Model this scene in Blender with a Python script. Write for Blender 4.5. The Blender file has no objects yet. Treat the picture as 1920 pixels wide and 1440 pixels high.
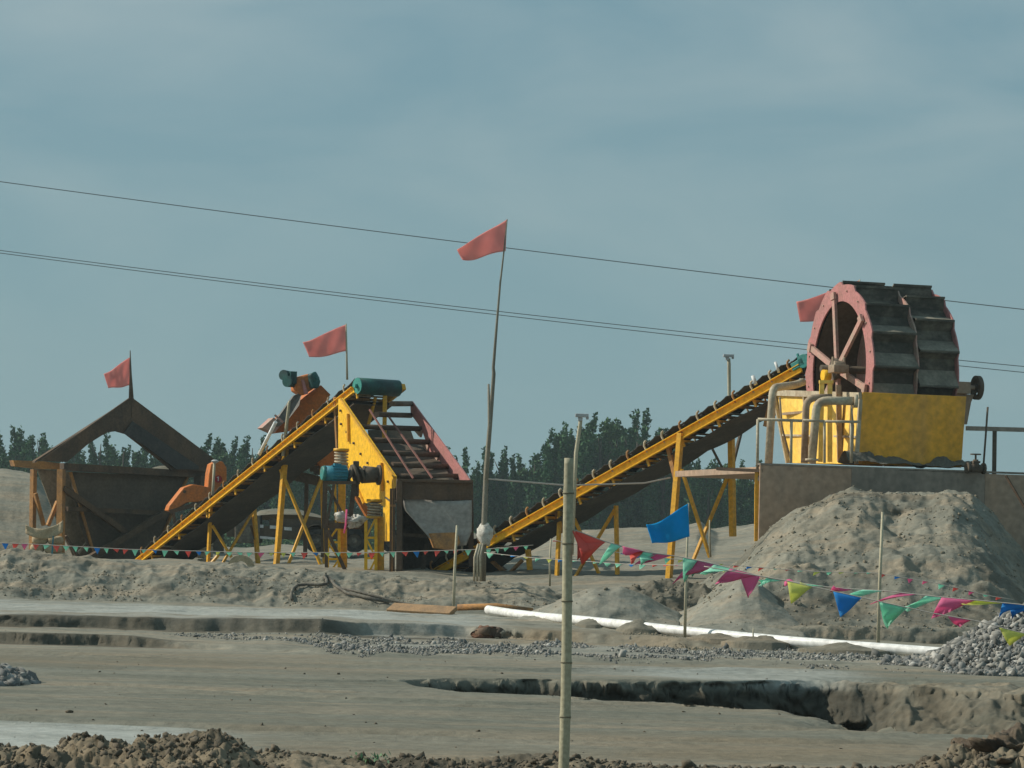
import bpy, math, random
import numpy as np
from mathutils import Vector, Matrix
random.seed(7); RNG = np.random.default_rng(7)
scene = bpy.context.scene
COL = scene.collection
# ------------------------------------------------------------------ camera
F = 6000.0; ROLL = 0.026; PITCH = math.atan(320/F); H = 1.6     # focal length in photo pixels (1920 wide)
cr, sr = math.cos(ROLL), math.sin(ROLL)
FW = Vector((0, math.cos(PITCH), math.sin(PITCH))); R0 = Vector((1,0,0)); U0 = Vector((0,-math.sin(PITCH), math.cos(PITCH)))
CR = R0*cr + U0*sr; CU = U0*cr - R0*sr
cam = bpy.data.cameras.new('camera'); camo = bpy.data.objects.new('camera', cam); COL.objects.link(camo)
m = Matrix.Identity(4)
for i in range(3): m[i][0] = CR[i]; m[i][1] = CU[i]; m[i][2] = -FW[i]
m[2][3] = H
camo.matrix_world = m
cam.sensor_width = 36; cam.lens = 36*F/1920; cam.clip_start = 0.5; cam.clip_end = 6000
scene.camera = camo
# ------------------------------------------------------------------ light
SUN_EL, SUN_AZ = math.radians(36), math.radians(-80)      # azimuth from +Y towards +X: the sun stands left, a little beyond the plant
w = bpy.data.worlds.new('World'); scene.world = w; w.use_nodes = True
nt = w.node_tree; nt.nodes.clear()
out = nt.nodes.new('ShaderNodeOutputWorld'); bg = nt.nodes.new('ShaderNodeBackground'); bg.inputs[1].default_value = 0.107
sky = nt.nodes.new('ShaderNodeTexSky'); sky.sky_type = 'NISHITA'; sky.sun_disc = False
sky.sun_elevation = SUN_EL; sky.sun_rotation = SUN_AZ; sky.dust_density = 3.0; sky.air_density = 1.0; sky.ozone_density = 2.0
tc = nt.nodes.new('ShaderNodeTexCoord')
mp = nt.nodes.new('ShaderNodeMapping'); mp.inputs['Scale'].default_value = (9.0, 9.0, 24.0); mp.inputs['Location'].default_value=(0.3,0.2,0.6)
mp.inputs['Rotation'].default_value=(0,0.12,0)
nz = nt.nodes.new('ShaderNodeTexNoise'); nz.inputs['Scale'].default_value = 0.9; nz.inputs['Detail'].default_value = 5; nz.inputs['Roughness'].default_value = .5; nz.inputs['Distortion'].default_value=.4
rp = nt.nodes.new('ShaderNodeValToRGB'); rp.color_ramp.elements[0].position = .36; rp.color_ramp.elements[1].position = .78
rp.color_ramp.elements[0].color = (1.62,2.95,3.5,1); rp.color_ramp.elements[1].color = (3.3,4.25,4.4,1)
sx = nt.nodes.new('ShaderNodeSeparateXYZ'); mr = nt.nodes.new('ShaderNodeMapRange')
mr.inputs[1].default_value = 0.02; mr.inputs[2].default_value = .17; mr.inputs[3].default_value = 0; mr.inputs[4].default_value = 1
hz = nt.nodes.new('ShaderNodeMixRGB'); hz.inputs[1].default_value = (2.15,3.5,3.85,1)
mx = nt.nodes.new('ShaderNodeMixRGB'); mx.inputs[0].default_value = .86
L = nt.links.new
L(tc.outputs['Generated'], mp.inputs[0]); L(mp.outputs[0], nz.inputs[0]); L(nz.outputs[0], rp.inputs[0])
L(tc.outputs['Generated'], sx.inputs[0]); L(sx.outputs[2], mr.inputs[0]); L(mr.outputs[0], hz.inputs[0]); L(rp.outputs[0], hz.inputs[2])
L(sky.outputs[0], mx.inputs[1]); L(hz.outputs[0], mx.inputs[2]); L(mx.outputs[0], bg.inputs[0]); L(bg.outputs[0], out.inputs[0])
sd = bpy.data.lights.new('sun', 'SUN'); sd.energy = 4.3; sd.angle = math.radians(0.6); sd.color = (1,.93,.8)
so = bpy.data.objects.new('sun', sd); COL.objects.link(so)
sdir = Vector((math.sin(SUN_AZ)*math.cos(SUN_EL), math.cos(SUN_AZ)*math.cos(SUN_EL), math.sin(SUN_EL)))
so.rotation_euler = sdir.to_track_quat('Z','Y').to_euler(); so.location = (-20, 0, 30)
scene.view_settings.view_transform = 'Standard'; scene.view_settings.look = 'None'
scene.view_settings.exposure = 0.0; scene.view_settings.gamma = 1
scene.render.engine = 'CYCLES'

# ------------------------------------------------------------------ helpers
def P(u, v, Y):                                   # the world point at distance Y that the photo shows at (u, v)
    dx, dy = (u-960)/F, (720-v)/F
    d = FW + CR*dx + CU*dy
    s = Y/d.y
    return Vector((d.x*s, Y, H+d.z*s))
def up_vp(u, v):
    u = np.asarray(u, float); v = np.asarray(v, float)
    return u - (720-v)*ROLL, v - ROLL*(u-960)
def z_of(vp, Y): return H + Y*np.tan(PITCH+np.arctan((720-vp)/F))
def x_of(up, Y): return (up-960)/F*Y*0.9945
def up_of(x, Y): return 960 + x*F/(Y*0.9945)

def hashf(ix, iy, seed):
    h = (ix.astype(np.int64)*374761393 + iy.astype(np.int64)*668265263 + seed*974711) & 0xffffffff
    h = ((h ^ (h >> 13))*1274126177) & 0xffffffff
    h = h ^ (h >> 16)
    return (h & 0xffff)/65535.0
def vn(x, y, seed=0):
    x = np.asarray(x, float); y = np.asarray(y, float)
    ix = np.floor(x); iy = np.floor(y); fx = x-ix; fy = y-iy
    fx = fx*fx*(3-2*fx); fy = fy*fy*(3-2*fy)
    a = hashf(ix, iy, seed); b = hashf(ix+1, iy, seed); c = hashf(ix, iy+1, seed); d = hashf(ix+1, iy+1, seed)
    return (a+(b-a)*fx)*(1-fy)+(c+(d-c)*fx)*fy
def fbm(x, y, o=4, seed=0, g=.5):
    r = 0; a = 1; t = 0
    for k in range(o):
        r = r + a*(vn(x*2**k+17.3*k, y*2**k-9.1*k, seed+k)-.5); t += a; a *= g
    return r/t*2
def ridge(x, y, o=4, seed=0):
    r = 0; a = 1; t = 0
    for k in range(o):
        r = r + a*(1-np.abs(2*vn(x*2**k+7.3*k, y*2**k-3.1*k, seed+k)-1)); t += a; a *= .5
    return r/t

class MB:
    def __init__(s): s.v=[]; s.f=[]; s.s=[]
    def add(s, vs, fs, smooth=False):
        n=len(s.v); s.v += [tuple(p) for p in vs]
        for f in fs: s.f.append([i+n for i in f]); s.s.append(smooth)
        return s
    def obox(s, c, ex, ey, ez):
        c=Vector(c); ex,ey,ez=Vector(ex),Vector(ey),Vector(ez)
        vs=[c+ex*a+ey*b+ez*d for a in(-1,1) for b in(-1,1) for d in(-1,1)]
        return s.add(vs,[(0,1,3,2),(4,6,7,5),(0,4,5,1),(2,3,7,6),(0,2,6,4),(1,5,7,3)])
    def box(s, lo, hi):
        lo,hi=Vector(lo),Vector(hi); c=(lo+hi)/2; d=(hi-lo)/2
        return s.obox(c,(d.x,0,0),(0,d.y,0),(0,0,d.z))
    def beam(s, p0, p1, w, h=None, up=(0,0,1), side=None):
        p0,p1=Vector(p0),Vector(p1); h=h or w; d=(p1-p0); l=d.length; d.normalize()
        a = Vector(side).normalized() if side is not None else d.cross(Vector(up))
        if a.length<1e-3: a=d.cross(Vector((1,0,0)))
        a = (a-d*a.dot(d)).normalized(); b=a.cross(d).normalized()
        return s.obox((p0+p1)/2, a*w/2, d*l/2, b*h/2)
    def tube(s, p0, p1, r0, r1=None, n=12, cap=True):
        return s.path([p0,p1],[r0, r0 if r1 is None else r1],n,cap)
    def path(s, pts, r, n=8, cap=True):
        pts=[Vector(p) for p in pts]; k=len(pts)
        rs = r if isinstance(r,(list,tuple)) else [r]*k
        vs=[]; pa=None
        for i,p in enumerate(pts):
            d=(pts[min(i+1,k-1)]-pts[max(i-1,0)]).normalized()
            if pa is None: a=d.cross(Vector((0,0,1))); a=a if a.length>1e-2 else d.cross(Vector((1,0,0)))
            else: a=pa-d*pa.dot(d)
            a.normalize(); b=d.cross(a); pa=a
            for j in range(n):
                t=2*math.pi*j/n; vs.append(p+(a*math.cos(t)+b*math.sin(t))*rs[i])
        fs=[]
        for i in range(k-1):
            for j in range(n):
                j2=(j+1)%n; fs.append((i*n+j,i*n+j2,(i+1)*n+j2,(i+1)*n+j))
        s.add(vs,fs,True)
        if cap:
            m=len(s.v)-k*n
            s.f.append([m+j for j in range(n)][::-1]); s.s.append(False)
            s.f.append([m+(k-1)*n+j for j in range(n)]); s.s.append(False)
        return s
    def prism(s, pts, off):
        pts=[Vector(p) for p in pts]; off=Vector(off); n=len(pts)
        fs=[list(range(n)),[i+n for i in range(n)][::-1]]+[(i,i+n,(i+1)%n+n,(i+1)%n) for i in range(n)]
        return s.add(pts+[p+off for p in pts],fs)
    def loft(s, A, B, smooth=False):
        n=len(A); return s.add(list(A)+list(B),[(i,i+1,i+1+n,i+n) for i in range(n-1)],smooth)
    def grid(s, fn, nu, nv, smooth=True):
        vs=[fn(i/nu,j/nv) for i in range(nu+1) for j in range(nv+1)]
        fs=[(i*(nv+1)+j,(i+1)*(nv+1)+j,(i+1)*(nv+1)+j+1,i*(nv+1)+j+1) for i in range(nu) for j in range(nv)]
        return s.add(vs,fs,smooth)
    def base(s):
        a=np.array([tuple(p) for p in s.v]); return Vector(((a[:,0].min()+a[:,0].max())/2,(a[:,1].min()+a[:,1].max())/2,a[:,2].min()))
    def build(s, name, mat, root=None, solid=0, bevel=0, sub=None):
        loc = world_loc(root) if root else s.base()
        me=bpy.data.meshes.new(name)
        me.from_pydata([(p[0]-loc.x,p[1]-loc.y,p[2]-loc.z) for p in s.v],[],s.f)
        me.polygons.foreach_set('use_smooth',s.s); me.materials.append(mat); me.update()
        import bmesh
        if not solid:
            b=bmesh.new(); b.from_mesh(me); bmesh.ops.recalc_face_normals(b,faces=b.faces); b.to_mesh(me); b.free()
        o=bpy.data.objects.new(name,me); COL.objects.link(o)
        if root: o.parent=root
        else: o.location=loc
        if solid: md=o.modifiers.new('solid','SOLIDIFY'); md.thickness=solid; md.offset=0
        if bevel: md=o.modifiers.new('bevel','BEVEL'); md.width=bevel; md.segments=2; md.limit_method='ANGLE'
        return o
def world_loc(o):
    l=Vector(o.location)
    while o.parent: o=o.parent; l+=Vector(o.location)
    return l
def tag(o, label=None, cat=None, group=None, kind=None):
    if label: o['label']=label
    if cat: o['category']=cat
    if group: o['group']=group
    if kind: o['kind']=kind
    return o
def thing(name, label, cat, loc, group=None):
    o=bpy.data.objects.new(name,None); COL.objects.link(o); o.location=loc; o.empty_display_size=.2
    return tag(o,label,cat,group)

# ------------------------------------------------------------------ materials
def mat_new(name):
    m=bpy.data.materials.new(name); m.use_nodes=True; t=m.node_tree
    return m,t,t.nodes['Principled BSDF']
def paint(name, base, dirt=None, amt=.45, scale=3, rough=.6, metal=0, bump=.15, bscale=40, streak=1.0, spec=.35, soft=.12):
    """painted or raw surface with a second tone (dust, rust, bare metal) in noise patches"""
    m,t,b=mat_new(name); N=t.nodes.new; L=t.links.new
    tc=N('ShaderNodeTexCoord'); mp=N('ShaderNodeMapping'); mp.inputs['Scale'].default_value=(1,1,1/streak)
    L(tc.outputs['Object'],mp.inputs[0])
    if dirt is not None:
        nz=N('ShaderNodeTexNoise'); nz.inputs['Scale'].default_value=scale; nz.inputs['Detail'].default_value=8; nz.inputs['Roughness'].default_value=.62
        L(mp.outputs[0],nz.inputs[0])
        r=N('ShaderNodeMapRange'); r.inputs[1].default_value=1-amt-soft; r.inputs[2].default_value=1-amt+soft
        L(nz.outputs[0],r.inputs[0])
        x=N('ShaderNodeMixRGB'); x.inputs[1].default_value=(*base,1); x.inputs[2].default_value=(*dirt,1); L(r.outputs[0],x.inputs[0])
        n2=N('ShaderNodeTexNoise'); n2.inputs['Scale'].default_value=scale*7; n2.inputs['Detail'].default_value=4; L(tc.outputs['Object'],n2.inputs[0])
        hs=N('ShaderNodeHueSaturation'); r2=N('ShaderNodeMapRange'); r2.inputs[1].default_value=.3; r2.inputs[2].default_value=.7; r2.inputs[3].default_value=.8; r2.inputs[4].default_value=1.18
        L(n2.outputs[0],r2.inputs[0]); L(r2.outputs[0],hs.inputs['Value']); L(x.outputs[0],hs.inputs['Color']); L(hs.outputs[0],b.inputs['Base Color'])
    else: b.inputs['Base Color'].default_value=(*base,1)
    b.inputs['Roughness'].default_value=rough; b.inputs['Metallic'].default_value=metal; b.inputs['Specular IOR Level'].default_value=spec
    if bump:
        n3=N('ShaderNodeTexNoise'); n3.inputs['Scale'].default_value=bscale; n3.inputs['Detail'].default_value=4; L(tc.outputs['Object'],n3.inputs[0])
        bp=N('ShaderNodeBump'); bp.inputs['Strength'].default_value=bump; bp.inputs['Distance'].default_value=.02; L(n3.outputs[0],bp.inputs['Height']); L(bp.outputs[0],b.inputs['Normal'])
    return m
def cloth(name, c, tr=.45):
    m,t,b=mat_new(name); N=t.nodes.new; L=t.links.new
    tc=N('ShaderNodeTexCoord'); nz=N('ShaderNodeTexNoise'); nz.inputs['Scale'].default_value=6; nz.inputs['Detail'].default_value=5; L(tc.outputs['Object'],nz.inputs[0])
    x=N('ShaderNodeMixRGB'); x.inputs[1].default_value=(*[k*.85 for k in c],1); x.inputs[2].default_value=(*[min(1,k*1.12+.01) for k in c],1); L(nz.outputs[0],x.inputs[0])
    L(x.outputs[0],b.inputs['Base Color']); b.inputs['Roughness'].default_value=.8; b.inputs['Specular IOR Level'].default_value=.15
    tr_=N('ShaderNodeBsdfTranslucent'); L(x.outputs[0],tr_.inputs[0]); ms=N('ShaderNodeMixShader'); ms.inputs[0].default_value=tr
    L(b.outputs[0],ms.inputs[1]); L(tr_.outputs[0],ms.inputs[2]); L(ms.outputs[0],t.nodes['Material Output'].inputs[0])
    return m
def ground_mat(name):
    m,t,b=mat_new(name); N=t.nodes.new; L=t.links.new
    geo=N('ShaderNodeNewGeometry'); at=N('ShaderNodeAttribute'); at.attribute_name='zone'
    sp=N('ShaderNodeSeparateColor'); L(at.outputs['Color'],sp.inputs[0])
    def noise(sc, det=6, scale=(1,1,1), ro=.6):
        mp=N('ShaderNodeMapping'); mp.inputs['Scale'].default_value=scale; L(geo.outputs['Position'],mp.inputs[0])
        n=N('ShaderNodeTexNoise'); n.inputs['Scale'].default_value=sc; n.inputs['Detail'].default_value=det; n.inputs['Roughness'].default_value=ro; L(mp.outputs[0],n.inputs[0]); return n
    def mix(f,a,bb):
        x=N('ShaderNodeMixRGB')
        if isinstance(f,float): x.inputs[0].default_value=f
        else: L(f,x.inputs[0])
        for i,c in ((1,a),(2,bb)):
            if isinstance(c,tuple): x.inputs[i].default_value=(*c,1)
            else: L(c,x.inputs[i])
        return x.outputs[0]
    def rng(s,a,b2,c=0.,d=1.):
        r=N('ShaderNodeMapRange'); r.inputs[1].default_value=a; r.inputs[2].default_value=b2; r.inputs[3].default_value=c; r.inputs[4].default_value=d; L(s,r.inputs[0]); return r.outputs[0]
    big=noise(.35,6,(.5,1.0,1)); med=noise(1.3,8,(.35,1,1)); fine=noise(14,5,(.5,.5,1)); st=noise(.9,8,(.16,1.6,3),.68)
    c=mix(rng(big.outputs[0],.38,.62),SAND,GREY)
    c=mix(rng(st.outputs[0],.48,.6,0,.75),c,WARM)
    c=mix(rng(med.outputs[0],.50,.68,0,.7),c,DAMP)
    st2=noise(.5,9,(.10,1.3,3),.7); mud=mix(rng(st2.outputs[0],.40,.60),(.135,.138,.111),mix(rng(st.outputs[0],.42,.62),(.182,.184,.152),(.24,.2,.145)))
    c=mix(at.outputs['Alpha'],c,mud)
    c=mix(sp.outputs[0],c,mix(rng(med.outputs[0],.4,.6),PALE,(.31,.33,.31)))
    c=mix(sp.outputs[1],c,mix(rng(big.outputs[0],.4,.6),BROWN,(.2,.155,.1)))
    c=mix(sp.outputs[2],c,DARK)  # dark soil patches, plus shade painted on the trench and ledge walls
    hs=N('ShaderNodeHueSaturation'); L(rng(fine.outputs[0],.3,.7,.82,1.18),hs.inputs['Value']); L(c,hs.inputs['Color'])
    L(hs.outputs[0],b.inputs['Base Color']); b.inputs['Roughness'].default_value=.92; b.inputs['Specular IOR Level'].default_value=.12
    bp=N('ShaderNodeBump'); bp.inputs['Strength'].default_value=.55; bp.inputs['Distance'].default_value=.05
    f2=noise(9,7,(.7,.7,1),.65); L(f2.outputs[0],bp.inputs['Height']); L(bp.outputs[0],b.inputs['Normal'])
    return m
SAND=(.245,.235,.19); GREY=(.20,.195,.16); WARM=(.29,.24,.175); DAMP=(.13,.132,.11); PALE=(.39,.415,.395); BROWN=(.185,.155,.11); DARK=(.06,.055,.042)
M={}
M['ground']=ground_mat('ground_soil')
M['yellow']=paint('yellow_paint',(.70,.36,.025),(.40,.25,.08),.36,2.2,.5,bump=.08)
M['yellow_plate']=paint('yellow_plate',(.84,.47,.015),(.62,.33,.03),.34,1.5,.5,bump=.05)
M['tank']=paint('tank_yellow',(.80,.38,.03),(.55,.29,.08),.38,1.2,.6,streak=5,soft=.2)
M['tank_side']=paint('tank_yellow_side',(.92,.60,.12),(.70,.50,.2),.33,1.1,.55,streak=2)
M['orange']=paint('orange_paint',(.55,.17,.035),(.32,.13,.05),.4,2.5,.55)
M['rust']=paint('rust_steel',(.135,.088,.056),(.085,.062,.045),.5,2.5,.85,streak=2,bump=.3)
M['rustlight']=paint('rust_post',(.42,.21,.07),(.22,.13,.07),.45,3,.8,bump=.3)
M['darksteel']=paint('dark_steel',(.095,.075,.055),(.13,.10,.07),.45,2,.8,bump=.3)
M['blacksteel']=paint('bucket_steel',(.065,.057,.045),(.20,.175,.13),.42,1.8,.75,bump=.3,streak=.6)
M['wall']=paint('steel_wall',(.42,.28,.19),(.31,.24,.18),.5,1.1,.8,streak=3,bump=.15,soft=.2)
M['belt']=paint('rubber_belt',(.055,.053,.05),(.085,.08,.07),.42,2.5,.8,bump=.1)
M['pink']=paint('faded_red_paint',(.44,.185,.175),(.34,.165,.145),.42,3,.6)
M['pinkpale']=paint('dusty_red_paint',(.47,.25,.21),(.38,.28,.22),.5,3,.7)
M['teal']=paint('teal_paint',(.03,.23,.21),(.06,.17,.15),.4,4,.5)
M['motorblue']=paint('motor_blue',(.03,.22,.30),(.04,.12,.15),.4,6,.5)
M['drum']=paint('drum_green',(.02,.10,.09),(.018,.05,.05),.5,3,.5)
M['drumend']=paint('drum_end_green',(.05,.30,.25),(.03,.2,.18),.4,5,.5)
M['pipe']=paint('dusty_pipe',(.46,.40,.29),(.28,.2,.13),.42,2.5,.75)
M['pipebrown']=paint('brown_pipe',(.28,.19,.12),(.38,.32,.24),.45,2.5,.8)
M['wood']=paint('weathered_wood',(.25,.23,.18),(.14,.12,.09),.45,5,.9,streak=8,bump=.4)
M['bamboo']=paint('bamboo_skin',(.40,.37,.25),(.25,.23,.16),.42,6,.65,streak=5,bump=.1)
M['bamboonode']=paint('bamboo_node',(.17,.15,.1),(.3,.27,.18),.4,20,.8)
M['stick']=paint('stick',(.46,.42,.30),(.3,.26,.18),.45,5,.8,streak=6)
M['darkwood']=paint('dark_timber',(.13,.085,.05),(.07,.05,.035),.5,3,.9,streak=5,bump=.3)
M['white']=paint('white_pipe',(.78,.78,.76),(.5,.48,.43),.3,1.6,.45,bump=.03)
M['whiteplate']=paint('white_plate',(.62,.63,.62),(.4,.4,.38),.35,6,.6)
M['bag']=paint('plastic_bag',(.55,.53,.47),(.36,.33,.28),.45,9,.6,bump=.5,bscale=25)
M['burlap']=paint('burlap',(.46,.37,.24),(.32,.25,.16),.45,6,.95,bump=.5)
M['plank']=paint('orange_plank',(.34,.21,.11),(.22,.15,.09),.4,4,.85,streak=3)
M['greysheet']=paint('stained_sheet',(.095,.094,.088),(.18,.175,.16),.42,1.4,.65,streak=2,bump=.1,soft=.2)
M['rubber']=paint('tyre_rubber',(.02,.02,.02),(.07,.065,.055),.45,6,.85)
M['hose']=paint('hose',(.10,.09,.075),(.2,.18,.14),.45,6,.8)
M['wire']=paint('wire',(.09,.11,.12),None,rough=.6,bump=0)
M['lamp']=paint('lamp_head',(.45,.46,.46),(.3,.3,.3),.4,10,.4)
M['red']=cloth('red_cloth',(.98,.47,.43),.62)
M['blue']=cloth('blue_cloth',(.0,.36,.72),.4)
M['green_p']=cloth('green_pennant',(.5,.97,.75),.55); M['magenta_p']=cloth('magenta_pennant',(.93,.27,.48),.55)
M['yellow_p']=cloth('yellow_pennant',(.85,.87,.3),.55); M['blue_p']=cloth('blue_pennant',(.06,.36,.78),.5); M['red_p']=cloth('red_pennant',(.95,.22,.18),.5)
M['cord']=paint('cord',(.5,.45,.4),None,rough=.9,bump=0)
M['stone']=paint('grey_stone',(.27,.275,.265),(.17,.17,.165),.5,3.5,.9,bump=.4,bscale=20,soft=.05)
M['clod']=paint('soil_clod',(.155,.128,.092),(.07,.058,.042),.45,2.2,.98,bump=.6,bscale=25,soft=.2)
def leafmat(name,a,b_):
    m,t,b=mat_new(name); N=t.nodes.new; L=t.links.new
    g=N('ShaderNodeNewGeometry'); x=N('ShaderNodeMixRGB'); x.inputs[1].default_value=(*a,1); x.inputs[2].default_value=(*b_,1)
    L(g.outputs['Random Per Island'],x.inputs[0]); L(x.outputs[0],b.inputs['Base Color']); b.inputs['Roughness'].default_value=.7; b.inputs['Specular IOR Level'].default_value=.2
    return m
M['leaf']=leafmat('poplar_leaf',(.026,.078,.036),(.055,.135,.05)); M['leaf2']=leafmat('broad_leaf',(.034,.09,.036),(.08,.155,.05))
M['bark']=paint('bark',(.10,.085,.065),(.06,.05,.04),.5,6,.95)
M['weed']=leafmat('weed_leaf',(.10,.2,.09),(.2,.32,.18))

# ------------------------------------------------------------------ terrain
def K(pts):                                        # control line in photo coordinates: (u, v, Y)
    a=np.array(pts,float); u,v=up_vp(a[:,0],a[:,1]); return u, z_of(v,a[:,2]), a[:,2]
def KZ(pts):                                       # control line (u, z relative to the lens, Y)
    a=np.array(pts,float); return a[:,0]+10, H+a[:,1], a[:,2]
near=[(600,34),(750,34.3),(860,32.6),(1000,32.3),(1240,31),(1400,30.7),(1560,29.6),(1640,28.3),(1720,26.9),(1800,26.4),(1890,26.2),(2400,26)]
far=[(600,34.35),(750,34.8),(850,36),(950,36.6),(1060,36.8),(1240,36.9),(1400,37.4),(1530,38.3),(1650,38.5),(1760,37.8),(1920,36.6),(2400,36)]
def trench(u): return np.interp(u,[620,750,860,1000,1400,1700,2400],[0,.12,.42,.6,.72,.62,.55])
def tl(lst,dY,fz): return KZ([(u,fz(u),y+dY) for u,y in lst])
KN=[
 KZ([(0,-1.6,3)]), KZ([(0,-1.62,12)]), KZ([(0,-1.55,18)]),
 K([(-600,1425,20.3),(0,1412,20.3),(60,1408,20.3),(100,1418,20.3),(180,1402,20.3),(230,1408,20.3),(300,1412,20.3),(350,1392,20.3),(410,1368,20.3),(450,1394,20.3),(480,1416,20.3),(560,1416,20.3),(640,1428,20.3),(700,1433,20.3),(760,1422,20.3),(850,1433,20.3),(950,1430,20.3),(1040,1420,20.3),(1120,1436,20.3),(1250,1452,20.3),(1500,1454,20.3),(1700,1446,20.3),(1790,1418,20.3),(1830,1406,20.3),(1900,1396,20.3),(1950,1400,20.3),(2500,1410,20.3)]),
 KZ([(0,-1.41,21.6)]), KZ([(0,-1.40,24)]),
 tl(near,0,lambda u:-1.4), tl(near,.12,lambda u:-1.4-.5*trench(u)), tl(near,.3,lambda u:-1.4-trench(u)),
 KZ([(u,-1.4-trench(u),y-np.interp(u,[750,1600,1760,1920],[.42,.5,2.4,4.6])) for u,y in far]),
 KZ([(u,-1.4-np.interp(u,[750,1600,1760,1920],[.02,.05,.22,.3])*1.0*(trench(u)>.01),y-np.interp(u,[750,1600,1760,1920],[.07,.1,.5,1.0])) for u,y in far]),
 tl(far,0,lambda u:-1.395),
 KZ([(-600,-1.40,44.2),(330,-1.40,44.2),(600,-1.39,42.5),(1700,-1.39,42),(2500,-1.39,42)]),
 KZ([(-600,-1.25,44.3),(250,-1.255,44.3),(330,-1.32,44.3),(600,-1.36,43),(1700,-1.36,43),(2500,-1.37,43)]),
 KZ([(-600,-1.255,48),(600,-1.265,48),(900,-1.30,50),(1240,-1.33,48),(1800,-1.33,47),(2500,-1.33,47)]),
 KZ([(-600,-1.095,48.15),(0,-1.096,48.15),(600,-1.07,48.3),(880,-1.13,50.2),(1240,-1.19,48.3),(1500,-1.27,48.2),(1800,-1.30,47.6),(2500,-1.3,47.6)]),
 K([(-600,1106,58),(0,1122,58),(600,1139,58),(900,1150,58),(1240,1162,56),(1600,1192,54),(1920,1205,54),(2500,1215,54)]),
 K([(-600,1030,60),(0,1040,60),(120,1047,60),(250,1058,60),(310,1052,60),(400,1060,60),(600,1075,60),(740,1083,60),(900,1093,60),(1020,1101,60),(1060,1118,60),(1200,1112,61),(1300,1120,61),(1700,1130,61),(2500,1150,61)]),
 K([(-600,1034,62.5),(0,1044,62.5),(250,1062,62.5),(600,1079,62.5),(1020,1105,62.5),(1100,1112,63),(1400,1110,63),(1700,1110,63),(2500,1130,63)]),
 KZ([(0,-.72,66),(900,-.72,66),(1100,-.7,66),(1500,-.5,66)]),
 KZ([(0,-.42,72),(900,-.42,72),(1000,-.3,72),(1500,-.1,72)]), KZ([(0,-.38,86.5),(600,-.4,86.5),(800,-.42,80),(900,-.45,76),(1000,-.3,74),(1500,-.1,74)]),
 K([(-600,900,91),(0,900,91),(60,905,91),(130,960,91),(200,1000,91),(430,1042,91),(700,1040,91),(880,1010,88),(960,1025,86),(1040,1005,84),(1100,988,84),(1170,994,84),(1240,990,84),(1280,984,84),(1310,976,84),(1345,1000,84),(1380,994,84),(1420,984,84),(1500,960,84),(2500,980,84)]),
 K([(-600,900,98),(0,895,98),(60,900,98),(130,960,98),(200,1000,98),(430,1038,98),(700,1036,98),(880,1015,95),(1000,1020,92),(1100,1000,92),(1500,980,92),(2500,990,92)]),
 KZ([(0,.0,120)]), KZ([(0,-.6,250)]), KZ([(0,-.9,700)]), KZ([(0,-1,4000)])]
def prof(KN, up, Y):
    zs=[];ys=[]
    for (ku,kz,ky) in KN:
        zs.append(np.interp(up,ku,kz)); ys.append(np.interp(up,ku,ky))
    z=np.where(Y<=ys[0],zs[0],zs[-1])
    for i in range(len(KN)-1):
        a=(Y>=ys[i])&(Y<ys[i+1]); t=(Y-ys[i])/np.maximum(ys[i+1]-ys[i],1e-6); z=np.where(a,zs[i]+(zs[i+1]-zs[i])*t,z)
    return z
def sm(x,a,b): t=np.clip((x-a)/(b-a),0,1); return t*t*(3-2*t)
def win(x,a,b,c,d): return sm(x,a,b)*(1-sm(x,c,d))
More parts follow.
